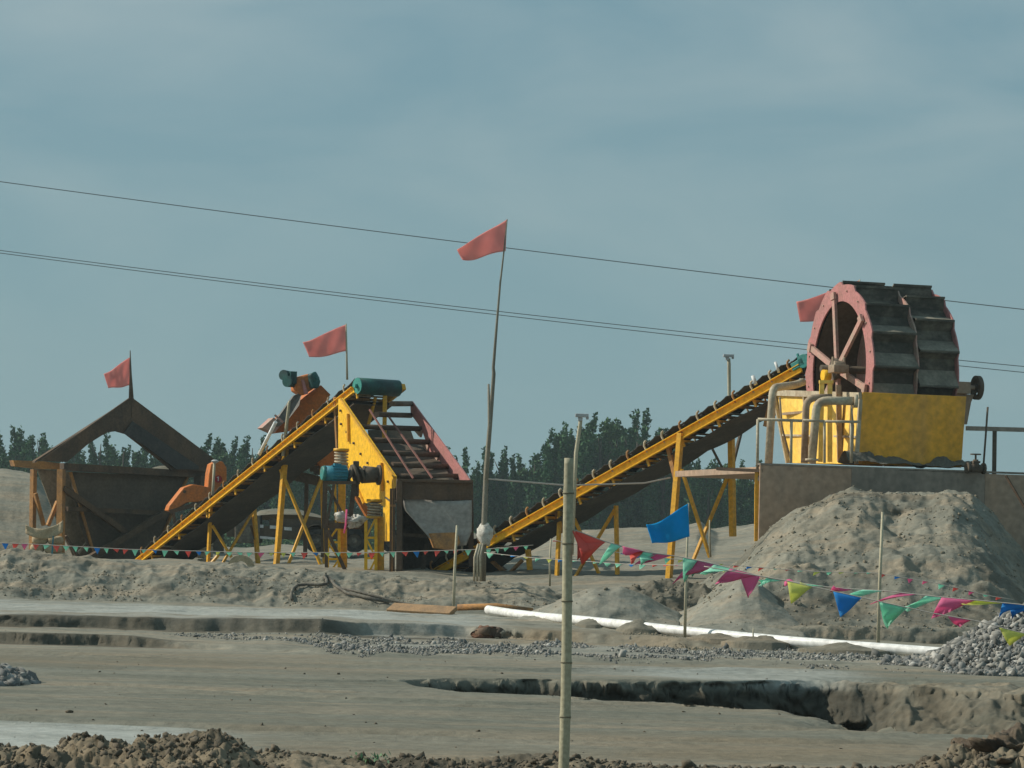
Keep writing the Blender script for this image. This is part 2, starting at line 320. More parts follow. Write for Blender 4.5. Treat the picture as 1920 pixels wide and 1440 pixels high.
def ground_z(x,Y):
    up=up_of(x,Y)
    # the banks wander: warp the coordinates a little
    wy=(fbm(x*.9,Y*.25,4,11)*.5+fbm(x*2.0,Y*.3,3,12)*.10)*win(Y,25,27,57,60)
    wy=wy*np.where((Y>24)&(Y<40)&(up>1500),1.3,1)
    z=prof(KN,up+fbm(x*.8,Y*.8,3,5)*8,Y+wy)
    near_=1-sm(Y,20.6,21.8)
    wx=fbm(x*2.2,Y*2.2,3,24)*.5; fz_=np.interp(up,[-600,420,520,900,1700,1850],[1,1,.5,.45,.5,.9]); z=z+near_*fz_*((ridge(x*1.6+wx,Y*1.3-wx,5,21)-.60)*.13+(ridge(x*5+wx,Y*5-wx,4,27)-.5)*.09+np.maximum(0,fbm(x*3.2+wx,Y*3.2,4,25))*.08+np.abs(fbm(x*7,Y*7,4,23))*.10+np.abs(fbm(x*18,Y*18,3,26))*.035-.03)
    z=z+win(Y,20,22,40,44)*(fbm(x*.5,Y*1.1,4,31)*.018+fbm(x*4,Y*2,3,33)*.006)
    z=z+win(Y,41.5,43,47,50)*win(up,380,620,1700,1800)*(fbm(x*1.2,Y*1.2,5,41)*.05+.02)
    z=z+win(Y,43,47,62,66)*fbm(x*1.8,Y*.9,5,43)*.03
    z=z+win(Y,57.6,58.6,61.5,64)*((fbm(x*1.1,Y*1.3,5,51,.6)*.17+(ridge(x*2.2,Y*1.6,4,52)-.6)*.12)*(up<1200))
    z=z+win(Y,63,70,110,140)*fbm(x*.6,Y*.6,5,61)*.14
    z=z+win(Y,78,84,120,180)*fbm(x*.2,Y*.2,5,63)*.35
    tr=win(up,1450,1650,2300,2400)*win(Y,26.5,28,38.6,39.2)
    z=z+tr*(-np.abs(fbm(x*1.0,Y*.8,5,71))*.26+fbm(x*4,Y*3,4,72)*.05)
    for (yr,k_,dp,sd_) in ((25.2,.06,.022,301),(26.4,.05,.02,302),(30.5,-.09,.02,303),(31.9,-.08,.018,304),(39.3,.10,.03,305),(40.6,.11,.03,306),(34.0,-.16,.015,307),(52.0,.05,.03,308),(54.2,.05,.03,309)):
        d_=Y-(yr+k_*x+fbm(x*.25,x*0,3,sd_)*1.3); dp=dp*1.5*sm(fbm(x*.35,Y*.2,3,sd_+40),-.25,.15); z=z-dp*np.exp(-(d_/.16)**2)+dp*.6*np.exp(-((np.abs(d_)-.32)/.12)**2)
    z=z+win(up,740,800,2300,2400)*win(Y,30,31,38,38.6)*(z<H-1.45)*fbm(x*3.5,Y*2,4,73)*.14
    z=z+win(Y,22,24,29,33)*(-np.maximum(0,ridge(x*.22+fbm(x*.6,Y,3,75)*.3,Y*.9,2,76)-.93)*.35)
    return z
def grid_mesh(name, x, y, z, mat, zone=None, flip=False):
    r,c=x.shape; co=np.stack([x,y,z],-1).reshape(-1,3).astype(np.float32)
    i=np.arange(r*c).reshape(r,c); q=np.stack([i[:-1,:-1],i[:-1,1:],i[1:,1:],i[1:,:-1]],-1).reshape(-1,4).astype(np.int32)
    me=bpy.data.meshes.new(name); me.vertices.add(len(co)); me.vertices.foreach_set('co',co.ravel())
    me.loops.add(q.size); me.loops.foreach_set('vertex_index',q.ravel()); me.polygons.add(len(q))
    me.polygons.foreach_set('loop_start',np.arange(0,q.size,4,dtype=np.int32)); me.polygons.foreach_set('loop_total',np.full(len(q),4,np.int32))
    me.update(calc_edges=True); me.validate()
    me.polygons.foreach_set('use_smooth',np.ones(len(q),bool)); me.materials.append(mat)
    if zone is not None:
        at=me.color_attributes.new('zone','FLOAT_COLOR','POINT'); a=np.zeros((len(co),4),np.float32); zf_=zone.reshape(len(co),-1); a[:,:zf_.shape[1]]=zf_; at.data.foreach_set('color',a.ravel())
    o=bpy.data.objects.new(name,me); COL.objects.link(o); return o
def zone_of(x,Y,z):
    up=up_of(x,Y); n=fbm(x*.8,Y*.5,5,81)*.5; n2=fbm(x*2.2,Y*1.2,4,83)*.5
    pale=win(Y,48.1,48.6,56.5+n*2,57.6+n*2)*(1-sm(up,840,1000))*.8*(.75+n)
    pale=np.maximum(pale, win(Y+n*1.6,21.8,22.4,24.2,25.5)*(1-sm(up+n*200,230,520))*.75)
    pale=np.maximum(pale, win(Y+n,37.2,38,40.5,42)*win(up+n*200,1000,1300,1500,1750)*.55)
    pale=np.maximum(pale, win(Y,43,45,46.5,48)*win(up,600,800,1600,1750)*.25)
    brown=win(Y+n*.6,47.4,47.9,50.6,51.2)*win(up,-500,-400,1330,1400)*(.45+n2)
    brown=np.maximum(brown, win(Y+n*1.5,21.5,22.2,25,26.5)*sm(up+n*250,330,560)*(.45+n))
    brown=np.maximum(brown,(1-sm(Y,20.8,21.6))*(.9+n2*.5))
    brown=np.maximum(brown, win(Y+n*3,36.0,36.6,41,42.5)*(1-sm(up+n*200,500,800))*(.28+n*.6))
    brown=np.maximum(brown, win(up,1520,1680,2400,2500)*win(Y,27,29,38.3,38.8)*(.35+n2))
    dark=np.clip((H-1.46-z)/.08,0,1)*win(Y,26,27,38.6,38.9)*(1-.6*sm(up,1600,1760))*.95  # trench wall: its shade put into the soil colour, together with damp
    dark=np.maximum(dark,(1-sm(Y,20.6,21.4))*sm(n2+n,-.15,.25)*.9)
    dark=np.maximum(dark,win(Y,47.5,47.9,48.4,48.9)*(1-sm(up,850,950))*.75*sm(n+.2,0,.3))  # upper ledge: shade of the wall turned from the sun, painted in
    dark=np.maximum(dark,win(Y,43.6,44.0,44.5,44.8)*(1-sm(up,300,480))*.75*sm(n+.2,0,.3))  # lower ledge: same painted wall shade
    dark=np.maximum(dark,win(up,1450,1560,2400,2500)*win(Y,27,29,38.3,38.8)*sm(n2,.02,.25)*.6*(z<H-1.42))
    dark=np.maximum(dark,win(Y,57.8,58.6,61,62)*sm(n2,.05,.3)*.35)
    mud=win(Y,22,23.5,41+n*2,43.5+n*2)*np.clip(.9+n,0,1)
    return np.clip(np.stack([pale,brown,dark,mud],-1),0,1)
ups=np.concatenate([np.arange(-2400,-150,30),np.arange(-150,2080,2.9),np.arange(2080,4400,30)])
Ys=np.concatenate([np.arange(2,18,.5),np.arange(18,22,.03),np.arange(22,26,.07),np.arange(26,40,.028),np.arange(40,47.6,.06),np.arange(47.6,51,.035),np.arange(51,57.5,.09),np.arange(57.5,62.5,.035),np.arange(62.5,100,.3),np.geomspace(100,4000,60)])
def crag(X,Y,Zz,amp,a=.6,b=1.6):
    s=np.abs(np.gradient(Zz,axis=0)/np.maximum(1e-4,np.gradient(Y,axis=0)))
    for _ in range(3): s[1:-1]=np.maximum(s[1:-1],(s[:-2]+s[2:])/2)
    mk=sm(s,a,b); n=fbm(X*2.2+Y*.5,Zz*5,5,401,.6)+.4*fbm(X*8,Zz*11,3,402); n2=fbm(X*4,Zz*6+7,4,403)
    return X+mk*n2*amp*.3, Y+mk*n*amp, Zz
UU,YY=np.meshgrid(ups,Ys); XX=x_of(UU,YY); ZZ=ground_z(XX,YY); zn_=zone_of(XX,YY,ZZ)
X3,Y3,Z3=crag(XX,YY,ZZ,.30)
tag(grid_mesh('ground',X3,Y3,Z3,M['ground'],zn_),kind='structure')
def gz(x,Y): return float(ground_z(np.array([x]),np.array([Y]))[0])
def hit(u,v,y0,y1,r=0.):                           # where the ground lies under a pixel of the photograph
    ys=np.linspace(y0,y1,260); pts=[P(u,v,y) for y in ys]; g=ground_z(np.array([p.x for p in pts]),ys)
    k=next((i for i,p in enumerate(pts) if p.z<g[i]),len(ys)-1); return Vector((pts[k].x,ys[k]-r*1.5,max(pts[k].z,float(g[k]))+r))
def gp(u,Y):                                       # ground point under photo column u at distance Y
    x=P(u,1150,Y).x; return Vector((x,Y,gz(x,Y)))

# sand piles: own meshes rising out of the ground
PG=[]
def pile(name,u0,u1,y0,y1,KNp,label,cat,noise,zone=(0,0,0),du=3,dy=.05,grp=None,zf=None):
    us=np.arange(u0,u1,du); ys=np.arange(y0,y1,dy); U,Y=np.meshgrid(us,ys); X=x_of(U,Y)
    z=prof(KNp,U+fbm(X*1.2,Y*1.2,4,91)*14,Y+fbm(X*.9,Y*.9,4,93)*.35)+noise(X,Y)
    g=prof(KN,U,Y); e=np.minimum(np.minimum(sm(U,u0,u0+25),1-sm(U,u1-25,u1)),np.minimum(sm(Y,y0,y0+.5),1-sm(Y,y1-.5,y1)))
    z=z*e+(g-.3)*(1-e)
    zn=np.zeros(X.shape+(3,)); zn[...]=zone
    if zf: zn=zf(X,Y,zn)
    PG.append((X,Y,z)); X_,Y_,z_=crag(X,Y,z,.12,.35,1.2); o=grid_mesh(name,X_,Y_,z_,M['ground'],np.clip(zn,0,1)); return tag(o,label,cat,grp)
bigz=lambda X,Y:(ridge(X*.9,Y*.7,5,101)-.6)*.42*win(Y,26.3,27.5,31,33)+fbm(X*5,Y*5,3,103)*.05+0*X
def bigzone(X,Y,zn):
    n=fbm(X*.7,Y*.7,5,111)*.6+fbm(X*4,Y*4,3,113)*.25; U=up_of(X,Y)
    zn[...,2]=np.clip(sm(n,-.02,.35)*.6,0,1); zn[...,1]=np.clip(sm(fbm(X,Y,3,115),.05,.4)*.3,0,1); return zn
Y0=26
bigK=[K([(1300,1170,50),(2100,1200,50)]),
 K([(1300,1172,52.5),(1400,1172,52.5),(1600,1174,52.5),(1800,1176,52.5),(1900,1182,52.5),(2100,1195,52.5)]),
 K([(1300,1150,55),(1360,1118,55),(1440,1075,55),(1520,1055,55),(1600,1040,55),(1700,1050,55),(1800,1060,55),(1860,1075,55),(1900,1110,55),(1960,1150,55),(2100,1180,55)]),
 K([(1300,1140,57.5),(1340,1120,57.5),(1400,1062,57.5),(1450,1018,57.5),(1500,990,57.5),(1560,975,57.5),(1610,965,57.5),(1640,985,57.5),(1680,1000,57.5),(1740,975,57.5),(1790,962,57.5),(1830,990,57.5),(1870,1035,57.5),(1905,1080,57.5),(1930,1125,57.5),(2000,1160,57.5),(2100,1180,57.5)]),
 K([(1300,1130,58.8),(1340,1112,58.8),(1400,1044,58.8),(1450,1002,58.8),(1500,966,58.8),(1560,944,58.8),(1600,934,58.8),(1640,930,58.8),(1680,927,58.8),(1740,930,58.8),(1790,934,58.8),(1830,945,58.8),(1870,980,58.8),(1900,1020,58.8),(1930,1070,58.8),(2000,1130,58.8),(2100,1170,58.8)]),
 K([(1300,1130,59.9),(1340,1112,59.9),(1400,1044,59.9),(1450,1002,59.9),(1500,966,59.9),(1560,944,59.9),(1600,934,59.9),(1640,930,59.9),(1680,927,59.9),(1740,930,59.9),(1790,934,59.9),(1830,945,59.9),(1870,980,59.9),(1900,1020,59.9),(1930,1070,59.9),(2000,1130,59.9),(2100,1170,59.9)]),
 K([(1300,1100,62),(1420,1040,62),(1500,1000,62),(1700,960,62),(1900,1080,62),(2100,1160,62)]),
 K([(1300,1120,65),(2100,1150,65)])]
pile('sand_pile',1300,2100,51.5,63.5,bigK,'large heap of damp grey sand against the steel wall below the bucket wheel','sand pile',
     lambda X,Y:(ridge(X*.7,Y*.45,4,101)-.5)*.30*win(Y,52.5,54.5,60,62)+(ridge(X*2.6,Y*2.2,5,104)-.5)*.09*(.4+1.2*vn(X*.6,Y*.6,105))*win(Y,52.5,54.5,61,62)+fbm(X*2.5,Y*2.0,4,102)*.09*win(Y,52.5,54.5,63,65)+fbm(X*6,Y*6,3,103)*.035,zf=bigzone,grp='sand piles')
sK=[K([(960,1175,52)]),K([(960,1172,53.3),(1290,1180,53.3)]),
 K([(960,1168,54.5),(1010,1150,54.5),(1060,1118,54.5),(1110,1100,54.5),(1160,1098,54.5),(1210,1114,54.5),(1260,1140,54.5),(1300,1165,54.5)]),
 K([(960,1160,56),(1020,1135,56),(1100,1108,56),(1160,1108,56),(1230,1130,56),(1300,1160,56)]),K([(960,1165,58)])]
pile('sand_pile',960,1310,52.4,57.5,sK,'small smooth pale sand pile behind the white pipe beside the bamboo post','sand pile',lambda X,Y:fbm(X*1.5,Y*1.5,4,121)*.03,zone=(.12,0,0),dy=.04,grp='sand piles')
sK2=[K([(1270,1190,50)]),K([(1270,1182,51.5),(1460,1190,51.5)]),
 K([(1270,1175,53.5),(1300,1150,53.5),(1350,1115,53.5),(1395,1088,53.5),(1430,1092,53.5),(1460,1120,53.5),(1520,1172,53.5)]),K([(1270,1150,56),(1340,1120,56),(1400,1080,56),(1460,1120,56),(1520,1165,56)]),K([(1270,1150,58),(1520,1180,58)])]
pile('sand_pile',1260,1545,51,57,sK2,'small pale sand heap at the left foot of the large heap behind blue flag','sand pile',lambda X,Y:fbm(X*1.5,Y*1.5,4,131)*.03,zone=(.08,0,0),dy=.04,grp='sand piles')
rb=[K([(1120,1130,56)]),K([(1120,1150,57.2),(1360,1150,57.2)]),
 K([(1120,1130,58.5),(1170,1108,58.5),(1240,1092,58.5),(1300,1098,58.5),(1340,1110,58.5),(1390,1090,58.5)]),K([(1120,1120,61)])]
pile('rubble_bank',1110,1420,56.8,60.8,rb,'rough dark spoil bank between the two pale sand piles','spoil bank',lambda X,Y:(ridge(X*2.4,Y*2.0,5,141)-.6)*.34,zone=(0,.2,.5),dy=.04)
lk=[K([(-500,1060,85)]),K([(-500,1040,86.5),(0,1048,86.5),(120,1060,86.5)]),
 K([(-500,960,90),(0,975,90),(45,985,90),(75,1020,90),(110,1046,90),(160,1060,90)]),
 K([(-500,895,94),(0,926,94),(40,935,94),(70,960,94),(90,1000,94),(125,1040,94),(170,1060,94)]),
 K([(-500,880,98),(0,887,98),(60,893,98),(90,930,98),(160,980,98)]),K([(-500,960,104)])]
pile('sand_pile',-500,175,85.5,103,lk,'stepped pale sand bank left of the timber feed hopper','sand pile',lambda X,Y:(ridge(X*.5,Y*.30,5,151)-.6)*.9+fbm(X*1.5,Y*1.5,4,152)*.15,zone=(.1,0,0),du=3,dy=.1,grp='sand piles')

# stones
def ico():
    t=(1+5**.5)/2; v=np.array([(-1,t,0),(1,t,0),(-1,-t,0),(1,-t,0),(0,-1,t),(0,1,t),(0,-1,-t),(0,1,-t),(t,0,-1),(t,0,1),(-t,0,-1),(-t,0,1)],float); v/=np.linalg.norm(v[0])
    f=np.array([(0,11,5),(0,5,1),(0,1,7),(0,7,10),(0,10,11),(1,5,9),(5,11,4),(11,10,2),(10,7,6),(7,1,8),(3,9,4),(3,4,2),(3,2,6),(3,6,8),(3,8,9),(4,9,5),(2,4,11),(6,2,10),(8,6,7),(9,8,1)]); return v,f
def stones(name,x,y,z,s,mat,flat=.7,jit=.3,smooth=False):
    v,f=ico(); n=len(x)
    V=v[None]*(1+RNG.normal(0,jit,(n,12,1)).clip(-.65,.75))
    V=V*RNG.uniform(.5,1.4,(n,1,3))*np.array([1,1,flat])
    q=RNG.normal(size=(n,4)); q[:,1:3]*=.5; q/=np.linalg.norm(q,axis=1)[:,None]; a,b,c,d=q.T
    Rm=np.stack([1-2*(c*c+d*d),2*(b*c-a*d),2*(b*d+a*c),2*(b*c+a*d),1-2*(b*b+d*d),2*(c*d-a*b),2*(b*d-a*c),2*(c*d+a*b),1-2*(b*b+c*c)],-1).reshape(n,3,3)
    V=np.einsum('nij,nkj->nki',Rm,V)*s[:,None,None]+np.stack([x,y,z],-1)[:,None]
    Fc=(f[None]+np.arange(n)[:,None,None]*12).reshape(-1,3).astype(np.int32); co=V.reshape(-1,3).astype(np.float32)
    me=bpy.data.meshes.new(name); me.vertices.add(len(co)); me.vertices.foreach_set('co',co.ravel()); me.loops.add(Fc.size); me.loops.foreach_set('vertex_index',Fc.ravel())
    me.polygons.add(len(Fc)); me.polygons.foreach_set('loop_start',np.arange(0,Fc.size,3,dtype=np.int32)); me.polygons.foreach_set('loop_total',np.full(len(Fc),3,np.int32))
    me.update(calc_edges=True); me.materials.append(mat)
    if smooth: me.polygons.foreach_set('use_smooth',np.ones(len(Fc),bool))
    o=bpy.data.objects.new(name,me); COL.objects.link(o); return o
def stone_mat():
    m,t,b=mat_new('gravel_stone'); N=t.nodes.new; L=t.links.new
    g=N('ShaderNodeNewGeometry'); r=N('ShaderNodeValToRGB'); e=r.color_ramp.elements; e[0].color=(.09,.09,.08,1); e[1].color=(.42,.41,.38,1)
    k=r.color_ramp.elements.new(.5); k.color=(.17,.175,.17,1); k=r.color_ramp.elements.new(.8); k.color=(.24,.23,.20,1)
    L(g.outputs['Random Per Island'],r.inputs[0]); L(r.outputs[0],b.inputs['Base Color']); b.inputs['Roughness'].default_value=.9; return m
M['gravel']=stone_mat()
n=52000; U=RNG.uniform(250,1900,n); Yg=42.4+fbm(U*.02,U*0,3,162)*1.6+(RNG.beta(1.5,1.5,n))*(5.4+fbm(U*.03,U*0+5,3,163)*2)
Yg=np.where(U<600,np.interp(U,[250,600],[46.8,44.5])+RNG.random(n)*np.interp(U,[250,600],[.5,2.5]),Yg); keep=RNG.random(n)<np.interp(U,[250,420,700,900,1650,1900],[.0,.2,.6,.9,.6,.2]); cl=fbm(x_of(U,Yg)*.9,Yg*.9,3,161)>-.22+RNG.random(n)*.45
U,Yg=U[keep&cl],Yg[keep&cl]; X=x_of(U,Yg); s=RNG.gamma(1.4,.0062,len(X)).clip(.004,.06)
tag(stones('gravel_strip',X,Yg,ground_z(X,Yg)+s*.3,s,M['gravel']),'strip of loose grey crushed stone lying along the foot of the low bank','gravel',kind='stuff')
# gravel heap right
def heap_z(x,y):
    c=P(1945,1200,43.5); d=np.hypot((x-c.x)/1.0,(y-c.y)/1.25); return ground_z(x,y)+np.maximum(0,1-d/1.6)*.95
c=P(1945,1200,43.5); n=28000; a=RNG.uniform(0,2*math.pi,n); d=np.sqrt(RNG.random(n))*1.85*(1+.12*np.sin(a*5)); X=c.x+d*np.cos(a); Yg=c.y+d*np.sin(a)*1.25; s=RNG.gamma(1.7,.011,n).clip(.007,.085)
hg=stones('gravel_heap',X,Yg,heap_z(X,Yg)+s*.2,s,M['gravel'],.8); tag(hg,'heap of grey crushed stone at the right edge beyond the trench','gravel heap',kind='stuff')
xs,ys=np.meshgrid(np.linspace(c.x-2.1,c.x+2.1,60),np.linspace(c.y-2.6,c.y+2.6,60)); core=grid_mesh('heap_core',xs,ys,heap_z(xs,ys)-.05-.3*(np.hypot((xs-c.x),(ys-c.y)/1.25)>1.8),M['gravel']); core.parent=hg
c2=P(-15,1300,32); n=900; a=RNG.uniform(0,2*math.pi,n); d=np.sqrt(RNG.random(n))*.42; X=c2.x+d*np.cos(a); Yg=32+d*np.sin(a)*2; s=RNG.gamma(4,.009,n).clip(.015,.07)
tag(stones('gravel_heap',X,Yg,ground_z(X,Yg)+np.maximum(0,1-d/.42)*.17,s,M['gravel']),'small heap of grey stones at the left edge on the wet mud flat','gravel heap',kind='stuff')
# clods in the foreground and scattered bits on the mud
n=26000; U=RNG.uniform(-300,2300,n); Yg=RNG.uniform(18.2,21.3,n); X=x_of(U,Yg); k=fbm(X*1.2,Yg*1.2,3,171)+RNG.random(n)*.5>.22; X,Yg=X[k],Yg[k]; s=RNG.gamma(1.6,.006,len(X)).clip(.003,.04)
tag(stones('soil_clods',X,Yg,ground_z(X,Yg)+s*.2,s,M['clod'],.85,.3),'crumbly brown soil clods along the foreground ridge','soil clods',kind='stuff')
n=7000; U=RNG.uniform(-100,560,n); Yg=RNG.uniform(18.6,21.2,n); X=x_of(U,Yg); s=RNG.gamma(1.0,.006,n).clip(.003,.04); k=fbm(X*2,Yg*2,3,177)+RNG.random(n)*.5>.15; X,Yg,s=X[k],Yg[k],s[k]
tag(stones('soil_clods',X,Yg,ground_z(X,Yg)+s*.15,s,M['clod'],.85,.35),'bigger brown clods piled on the left part of the foreground ridge','soil clods',kind='stuff')
n=500; U=RNG.uniform(-200,2200,n); Yg=RNG.uniform(21.5,47.5,n); X=x_of(U,Yg); s=RNG.gamma(1.5,.005,n).clip(.003,.03)
tag(stones('loose_lumps',X,Yg,ground_z(X,Yg)+s*.1,s,M['clod'],.6,.3),'scattered small lumps of earth on the mud flat','earth lumps',kind='stuff')
n=9000; U=RNG.uniform(1180,1920,n); Yg=RNG.uniform(47,49.5,n); U2=RNG.uniform(0,1050,n); Yg2=RNG.uniform(58,60.2,n); X=np.concatenate([x_of(U,Yg),x_of(U2,Yg2)]); Yg=np.concatenate([Yg,Yg2]); k=fbm(X*1.1,Yg*1.3,3,181)+RNG.random(len(X))*.3>.2; X,Yg=X[k],Yg[k]; s=RNG.gamma(1.3,.006,len(X)).clip(.004,.05)
M['sandclod']=paint('sand_lump',(.24,.21,.155),(.15,.13,.095),.45,2.2,.98,bump=.6,bscale=25,soft=.2)
tag(stones('sand_lumps',X,Yg,ground_z(X,Yg)+s*.1,s,M['sandclod'],.7,.3),'lumps of sandy spoil on the berm and beside the white pipe','sand lumps',kind='stuff')


for pi,(cnt_,lb) in enumerate(((9000,'loose lumps of damp sand scattered over the large heap'),(500,'few small lumps on the smooth pale pile'),(500,'few small lumps on the heap behind the blue flag'),(1500,'dark crumbs covering the rough spoil bank'))):
    Xg,Yg_,Zg=PG[pi]; e=6; ii=RNG.integers(e,Xg.shape[0]-e,cnt_); jj=RNG.integers(e,Xg.shape[1]-e,cnt_); X,Yg,zz=Xg[ii,jj],Yg_[ii,jj],Zg[ii,jj]; k=zz>ground_z(X,Yg)+.02; X,Yg,zz=X[k],Yg[k],zz[k]
    s=RNG.gamma(1.0,.0075 if pi in(0,3) else .006,len(X)).clip(.004,.06)
    tag(stones('sand_lumps',X,Yg,zz+s*.15,s,M['sandclod'],.75,.3),lb,'sand lumps',kind='stuff')
Z=Vector((0,0,1))
def lerp(a,b,t): return Vector(a)*(1-t)+Vector(b)*t
def channel(mb,p0,p1,h,w,out):
    """C-channel: web plus two flanges pointing to +out"""
    p0,p1=Vector(p0),Vector(p1); d=(p1-p0).normalized(); up=(Z-d*Z.dot(d)).normalized(); out=Vector(out)
    mb.beam(p0,p1,.02,h,side=out)
    for s in (-1,1): mb.beam(p0+up*s*(h/2+.008)+out*w/2,p1+up*s*(h/2+.008)+out*w/2,w+.02,.016,side=out)
# ---------------------------------------------------------------- bucket wheel sand washer
TH=math.radians(17); AX=Vector((math.cos(TH),math.sin(TH),0)); AY=Vector((-math.sin(TH),math.cos(TH),0))
O=P(1618,735,62); Ob=P(1610,870,62); zt=O.z; zb=Ob.z
Lx=2.2; Wy=4.9
washer=thing('sand_washer','yellow twin bucket wheel sand washer standing on the steel wall','sand washer',Vector((O.x+1,64,zb)))
def wl(a,b,z): return Vector((O.x,O.y,0))+AX*a+AY*b+Z*z
mb=MB()
tf0,tf1=wl(0,0,zt),wl(Lx,-.0,zt); bf0=Vector((Ob.x,O.y,zb)); bf1=bf0+AX*(Lx-.03)
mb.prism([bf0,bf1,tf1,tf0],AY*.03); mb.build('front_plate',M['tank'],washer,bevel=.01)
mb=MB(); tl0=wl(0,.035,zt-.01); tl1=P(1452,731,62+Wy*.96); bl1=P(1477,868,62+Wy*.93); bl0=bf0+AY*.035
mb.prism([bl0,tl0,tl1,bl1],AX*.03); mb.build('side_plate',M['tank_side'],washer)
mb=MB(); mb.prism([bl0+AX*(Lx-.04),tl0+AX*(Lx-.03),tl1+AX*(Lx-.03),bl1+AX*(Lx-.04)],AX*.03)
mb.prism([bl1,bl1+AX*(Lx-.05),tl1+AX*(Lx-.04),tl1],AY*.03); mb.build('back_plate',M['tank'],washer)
mb=MB()                                             # rim flange and stiffeners of the side plate
d=(tl1-tl0); nrm=-AX
mb.beam(tl0+nrm*.04-Z*.06,tl1+nrm*.04-Z*.06,.07,.12)
for t in (.0,.62,.98):
    a=lerp(tl0,tl1,t)-Z*.13; b=lerp(bl0,bl1,t); mb.beam(a+nrm*.035,b+nrm*.035,.06,.07,up=AX)
for q in (.62,): mb.beam(lerp(tl0,bl0,q)+nrm*.03,lerp(tl1,bl1,q)+nrm*.03,.05,.04)
mb.build('stiffener',M['pipe'],washer)
# water surface/slurry inside
mb=MB(); mb.prism([wl(.05,.1,zt-.25),wl(Lx-.08,.1,zt-.25),wl(Lx-.08,Wy-.6,zt-.25),wl(.05,Wy-.6,zt-.25)],Z*-.05); mb.build('slurry',M['pipebrown'],washer)
# wheel
RW=1.76; cb=1.9; cz=P(1577,692,63.8).z
NB=16; M['dusty']=paint('dusty_steel',(.14,.125,.097),(.29,.26,.205),.46,2.2,.85,bump=.3,soft=.2)
def wp(a,r,ph): return wl(a,cb,cz)+(-AY)*(r*math.cos(ph))+Z*(r*math.sin(ph))      # ph=0 points to the front
A0,A1,A2=.30,1.26,2.13
mb=MB(); n=48                                      # closed drum behind the buckets
mb.loft([wp(A0+.05,RW*.77,2*math.pi*k/n) for k in range(n+1)],[wp(A2-.05,RW*.77,2*math.pi*k/n) for k in range(n+1)],True)
wheel=mb.build('bucket_wheel',M['darksteel'],washer); tag(wheel,'big double bucket wheel with dusty red side rings and black buckets')
for i,(a,off,ri) in enumerate(((A0,0,.775),(A1,0,.2),(A2,.5,.775))):
    mb=MB(); n=NB*6; out=[];inn=[]
    for k in range(n+1):
        ph=2*math.pi*k/n; fr=(k/6+off)%1.0
        ro=RW*((1.0-.05*fr) if i!=1 else (.965-.04*fr))*(1 if i<2 else .965)
        out.append((ro,ph)); inn.append((RW*ri,ph))
    fo=[wp(a-.015,r,p) for r,p in out]; fi=[wp(a-.015,r,p) for r,p in inn]; bo=[wp(a+.015,r,p) for r,p in out]; bi=[wp(a+.015,r,p) for r,p in inn]
    mb.loft(fo,fi); mb.loft(bi,bo); mb.loft(bo,fo); mb.loft(fi,bi)
    mb.build('side_ring',M['pink'] if i!=1 else M['pinkpale'],wheel)
for sec,(a0,a1,off) in enumerate(((A0+.02,A1-.02,0),(A1+.02,A2-.02,.5))):
    for k in range(NB):
        p0=2*math.pi*(k+off)/NB; st=2*math.pi/NB
        mb=MB()
        th_=.018
        L1=[wp(a0,r,p) for r,p in ((RW*1.01,p0-.01),(RW*.995,p0),(RW*.865,p0+st*.44))]; L2=[wp(a1,r,p) for r,p in ((RW*1.01,p0-.01),(RW*.995,p0),(RW*.865,p0+st*.44))]
        lip=MB(); lip.loft(L1,L2); lip.build('bucket_lip',M['dusty'],wheel,solid=.012)
        prof_=[(RW*.865,p0+st*.44),(RW*.86,p0+st*.7),(RW*.87,p0+st*1.0),(RW*.78,p0+st*1.05)]
        A=[wp(a0,r,p) for r,p in prof_]; B=[wp(a1,r,p) for r,p in prof_]; A2_=[wp(a0,r-th_,p) for r,p in prof_]; B2_=[wp(a1,r-th_,p) for r,p in prof_]
        mb.loft(A,B); mb.loft(B2_,A2_)
        for e in (0,-1): mb.add([A[e],B[e],B2_[e],A2_[e]],[(0,1,2,3)])
        for Q,Q2 in ((A,A2_),(B,B2_)): mb.loft(Q,Q2)
        # cheek lip at each end and tip flange
        mb.beam(wp(a0,RW*1.0,p0-.012),wp(a1,RW*1.0,p0-.012),.03,.045)
        # shelf towards the inside
        mb.add([wp(a0,RW*.99,p0),wp(a1,RW*.99,p0),wp(a1,RW*.80,p0-st*.28),wp(a0,RW*.80,p0-st*.28)],[(0,1,2,3)])
        mb.build('bucket',M['blacksteel'],wheel)
for k in range(6):
    ph=math.radians(38+61*k)
    mb=MB(); d=(wp(0,1,ph)-wp(0,0,ph)); side=AX
    mb.beam(wp(A0-.05,.12,ph),wp(A0-.05,RW*.86,ph),.06,.12,side=AX)
    mb.obox(wp(A0-.07,RW*.85,ph),AX*.03,d*.07,AX.cross(d)*.09)
    mb.build('spoke',M['pinkpale'],wheel)
for k in range(NB):
    q=wp(A0-.02,RW*.90,2*math.pi*(k+.45)/NB); mb=MB(); mb.tube(q-AX*.02,q+AX*.02,.018,n=8); mb.build('bolt',M['pinkpale'],wheel)
mb=MB(); mb.tube(wp(-.1,0,0),wp(A2+.6,0,0),.075,n=16); mb.tube(wp(A0-.14,0,0),wp(A0+.04,0,0),.22,n=20); mb.build('axle',M['darksteel'],wheel)
